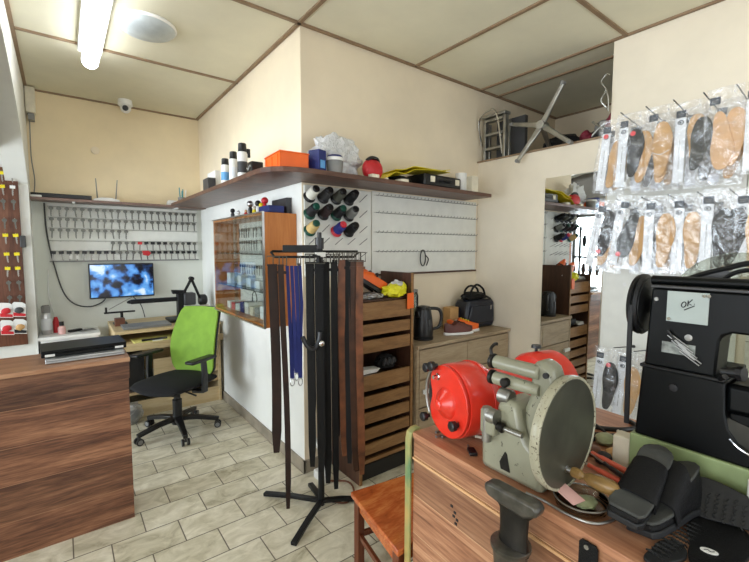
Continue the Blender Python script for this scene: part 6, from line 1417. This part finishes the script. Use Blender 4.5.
# ================================================================== BLACK MULES AND SOLES ON THE BENCH
def mule(label, loc, rz, tilt=0.0, roll=0.0, sh=0.014):
    t = thing('mule', label, 'shoe', loc, 0, 'black mules on the bench')
    T = Matrix.Translation(loc) @ Matrix.Rotation(rz, 4, 'Z') @ Matrix.Rotation(tilt, 4, 'X') @ Matrix.Rotation(roll, 4, 'Y')
    L = 0.265
    def sec(y):
        u = y/L
        if u < 0.06: w_ = 0.032
        elif u < 0.35: w_ = 0.036
        else: w_ = 0.033+0.006*min(1, (u-0.35)/0.35)
        return w_
    def slab(z0f, z1f, y0, y1, nm, m, grow=0.0, bev=0.003, n=14, heelround=True):
        b = B(); A = []
        for j in range(n+1):
            y = y0+(y1-y0)*j/n; hw = sec(y)+grow
            if y < 0.06: hw *= max(0.10, 1-((0.06-y)/0.062)**2)**0.6
            if y > L-0.02: hw *= 1-0.22*((y-L+0.02)/0.02)**2
            z0 = z0f(y); z1 = z1f(y)
            A.append([b.verts.new(T @ Vector((sx*hw, y, z))) for sx, z in ((-1, z0), (1, z0), (1, z1), (-1, z1))])
        for a, c in zip(A, A[1:]):
            for k in range(4): b.faces.new((a[k], a[(k+1) % 4], c[(k+1) % 4], c[k]))
        b.faces.new(A[0][::-1]); b.faces.new(A[-1]); return obj(nm, b, M[m], t, bev=bev)
    foot = lambda y: 0.105-0.067*min(1, max(0, (y-0.04)/0.15))**1.2      # heel high, toe low
    slab(lambda y: 0.0, lambda y: min(0.016, foot(y)), 0.0, L, 'outsole', 'rubber')
    slab(lambda y: 0.0165, lambda y: foot(y)-0.008, 0.0, L, 'platform', 'leather_black', -0.002)
    slab(lambda y: foot(y)-0.0075, lambda y: foot(y), 0.0, L, 'footbed', 'suede', 0.001)
    # broad strap over the instep
    b = B(); n = 12; A = []
    for j in range(9):
        v = j/8; y = 0.095+v*0.090; hw = sec(y)+0.006; h = sh*(1-0.5*v); row = []
        for i in range(n+1):
            a = PI*i/n; row.append((math.cos(a)*hw, y-0.012*math.sin(a)*(1-2*v)*0.6, foot(y)-0.03+(math.sin(a)**0.3)*(h+0.030)))
        A.append(row)
    O_ = [[b.verts.new(T @ Vector(p)) for p in r] for r in A]; I_ = [[b.verts.new(T @ Vector((p[0]*0.94, p[1], p[2]-0.004))) for p in r] for r in A]
    for j in range(8):
        for i in range(n):
            b.faces.new((O_[j][i], O_[j][i+1], O_[j+1][i+1], O_[j+1][i])); b.faces.new((I_[j][i], I_[j+1][i], I_[j+1][i+1], I_[j][i+1]))
    for j in range(8):
        for i in (0, n): b.faces.new((O_[j][i], O_[j+1][i], I_[j+1][i], I_[j][i]))
    for i in range(n):
        for j in (0, 8): b.faces.new((O_[j][i], O_[j][i+1], I_[j][i+1], I_[j][i]))
    obj('strap', b, M['leather_black'], t)
    return t
mule('black mule with square toe lying on top of the other mule', (1.262, 0.384, ZN+0.040), R(94), R(0), R(-6))
mule('black mule nearer the soles, lying against the first mule', (1.300, 0.296, ZN+0.008), R(80), R(0), R(12), 0.045)
# flat soles
def sole(label, loc, rz, m, z, L=0.27, W=0.10, tread=False, logo=False, tilt=0.0, roll=0.0):
    t = thing('shoe_sole', label, 'shoe sole', (loc[0], loc[1], z), 0, 'loose black soles'); T = Matrix.Translation((loc[0], loc[1], z)) @ Matrix.Rotation(rz, 4, 'Z') @ Matrix.Rotation(tilt, 4, 'X') @ Matrix.Rotation(roll, 4, 'Y'); R3 = T.to_3x3()
    b = B(); prism(b, sole_poly(L, W, 1, 32, 0.75), T @ Vector((0, 0, 0)), R3 @ Vector((1, 0, 0)), R3 @ Vector((0, 1, 0)), R3 @ Vector((0, 0, 1)), 0, 0.008); obj('sole', b, M[m], t, bev=0.002)
    if tread:
        b = B()
        for j in range(12):
            y = 0.03+j*0.017; hw = W*0.27*(0.8 if j < 4 else 1.0)
            for k in range(5):
                x = -hw+2*hw*(k+0.5*(j % 2))/5; tube(b, [T @ Vector((x-0.007, y, 0.009)), T @ Vector((x, y+0.006, 0.0095)), T @ Vector((x+0.007, y, 0.009))], 0.0022, 5, smooth=False)
        obj('tread', b, M[m], t)
    if logo:
        b = B(); prism(b, [(0.016*math.cos(a), 0.010*math.sin(a)) for a in [i*PI/12 for i in range(24)]], T @ Vector((0.0, 0.075, 0)), R3 @ Vector((1, 0, 0)), R3 @ Vector((0, 1, 0)), R3 @ Vector((0, 0, 1)), 0.0082, 0.0092); lo = obj('oval_logo', b, M['white'], t)
        b = B(); tube(b, [T @ Vector((-0.009, 0.073, 0.0095)), T @ Vector((-0.003, 0.077, 0.0095)), T @ Vector((0.003, 0.073, 0.0095)), T @ Vector((0.009, 0.078, 0.0095))], 0.0009, 5); obj('logo_stroke', b, M['ink'], lo)
sole('black tread sole with a scaly pattern against the green base', (1.265, 0.10), R(4), 'rubber', ZN+0.040, 0.27, 0.105, True, roll=R(-48))
sole('smooth black sole with a white oval logo at the photo edge', (1.02, 0.215), R(-82), 'leather_black', ZN+0.006, 0.24, 0.13, False, True, roll=R(-4))
sole('black tread sole under the smooth one, near the bench front', (0.965, 0.30), R(-100), 'rubber', ZN+0.001, 0.12, 0.06, True)

# ================================================================== RACK OF POUCHES ADDED TO BLOCK THE BRIGHT BAY WINDOW IN THE MIRROR
rk = thing('added_rack', 'black rack added before the bay window to dim it in the wall mirror', 'rack', (-2.2, 3.0, 0))
for y in (2.25, 3.85):
    b = B(); box(b, -2.22, -2.18, y-0.02, y+0.02, 0.0, 1.95); obj('upright', b, M['blackmetal'], rk)
    b = B(); box(b, -2.40, -2.00, y-0.02, y+0.02, 0.0, 0.03); obj('foot', b, M['blackmetal'], rk)
for z in (1.90, 1.35): 
    b = B(); cyl(b, (-2.2, 2.25, z), (-2.2, 3.85, z), 0.014); obj('rail', b, M['blackmetal'], rk)
pr = None
for r_, z in enumerate((1.885, 1.335)):
    for k in range(12):
        y = 2.34+k*0.13
        lb_ = '%s added dark pouch on the %s rail of the bay rack, %s from the back wall' % (('brown', 'black')[(k+r_) % 2], ('upper', 'lower')[r_], ORD[11-k])
        t = thing('added_pouch', lb_, 'pouch', (-2.2, y, z-0.38), 0, 'dark pouches added on the bay rack')
        b = B(); blob(b, (-2.2, y, z-0.22), (0.03, 0.045, 0.13), 2, 0.12, 2, seed=k+r_*20); obj('body', b, M['belt_choc'] if (k+r_) % 2 == 0 else M['leather_black'], t)
        b = B(); tube(b, [(-2.2, y-0.02, z-0.10), (-2.2, y-0.012, z-0.02), (-2.2, y, z+0.016), (-2.2, y+0.012, z-0.02), (-2.2, y+0.02, z-0.10)], 0.004, 6); obj('strap', b, M['leather_black'], t)
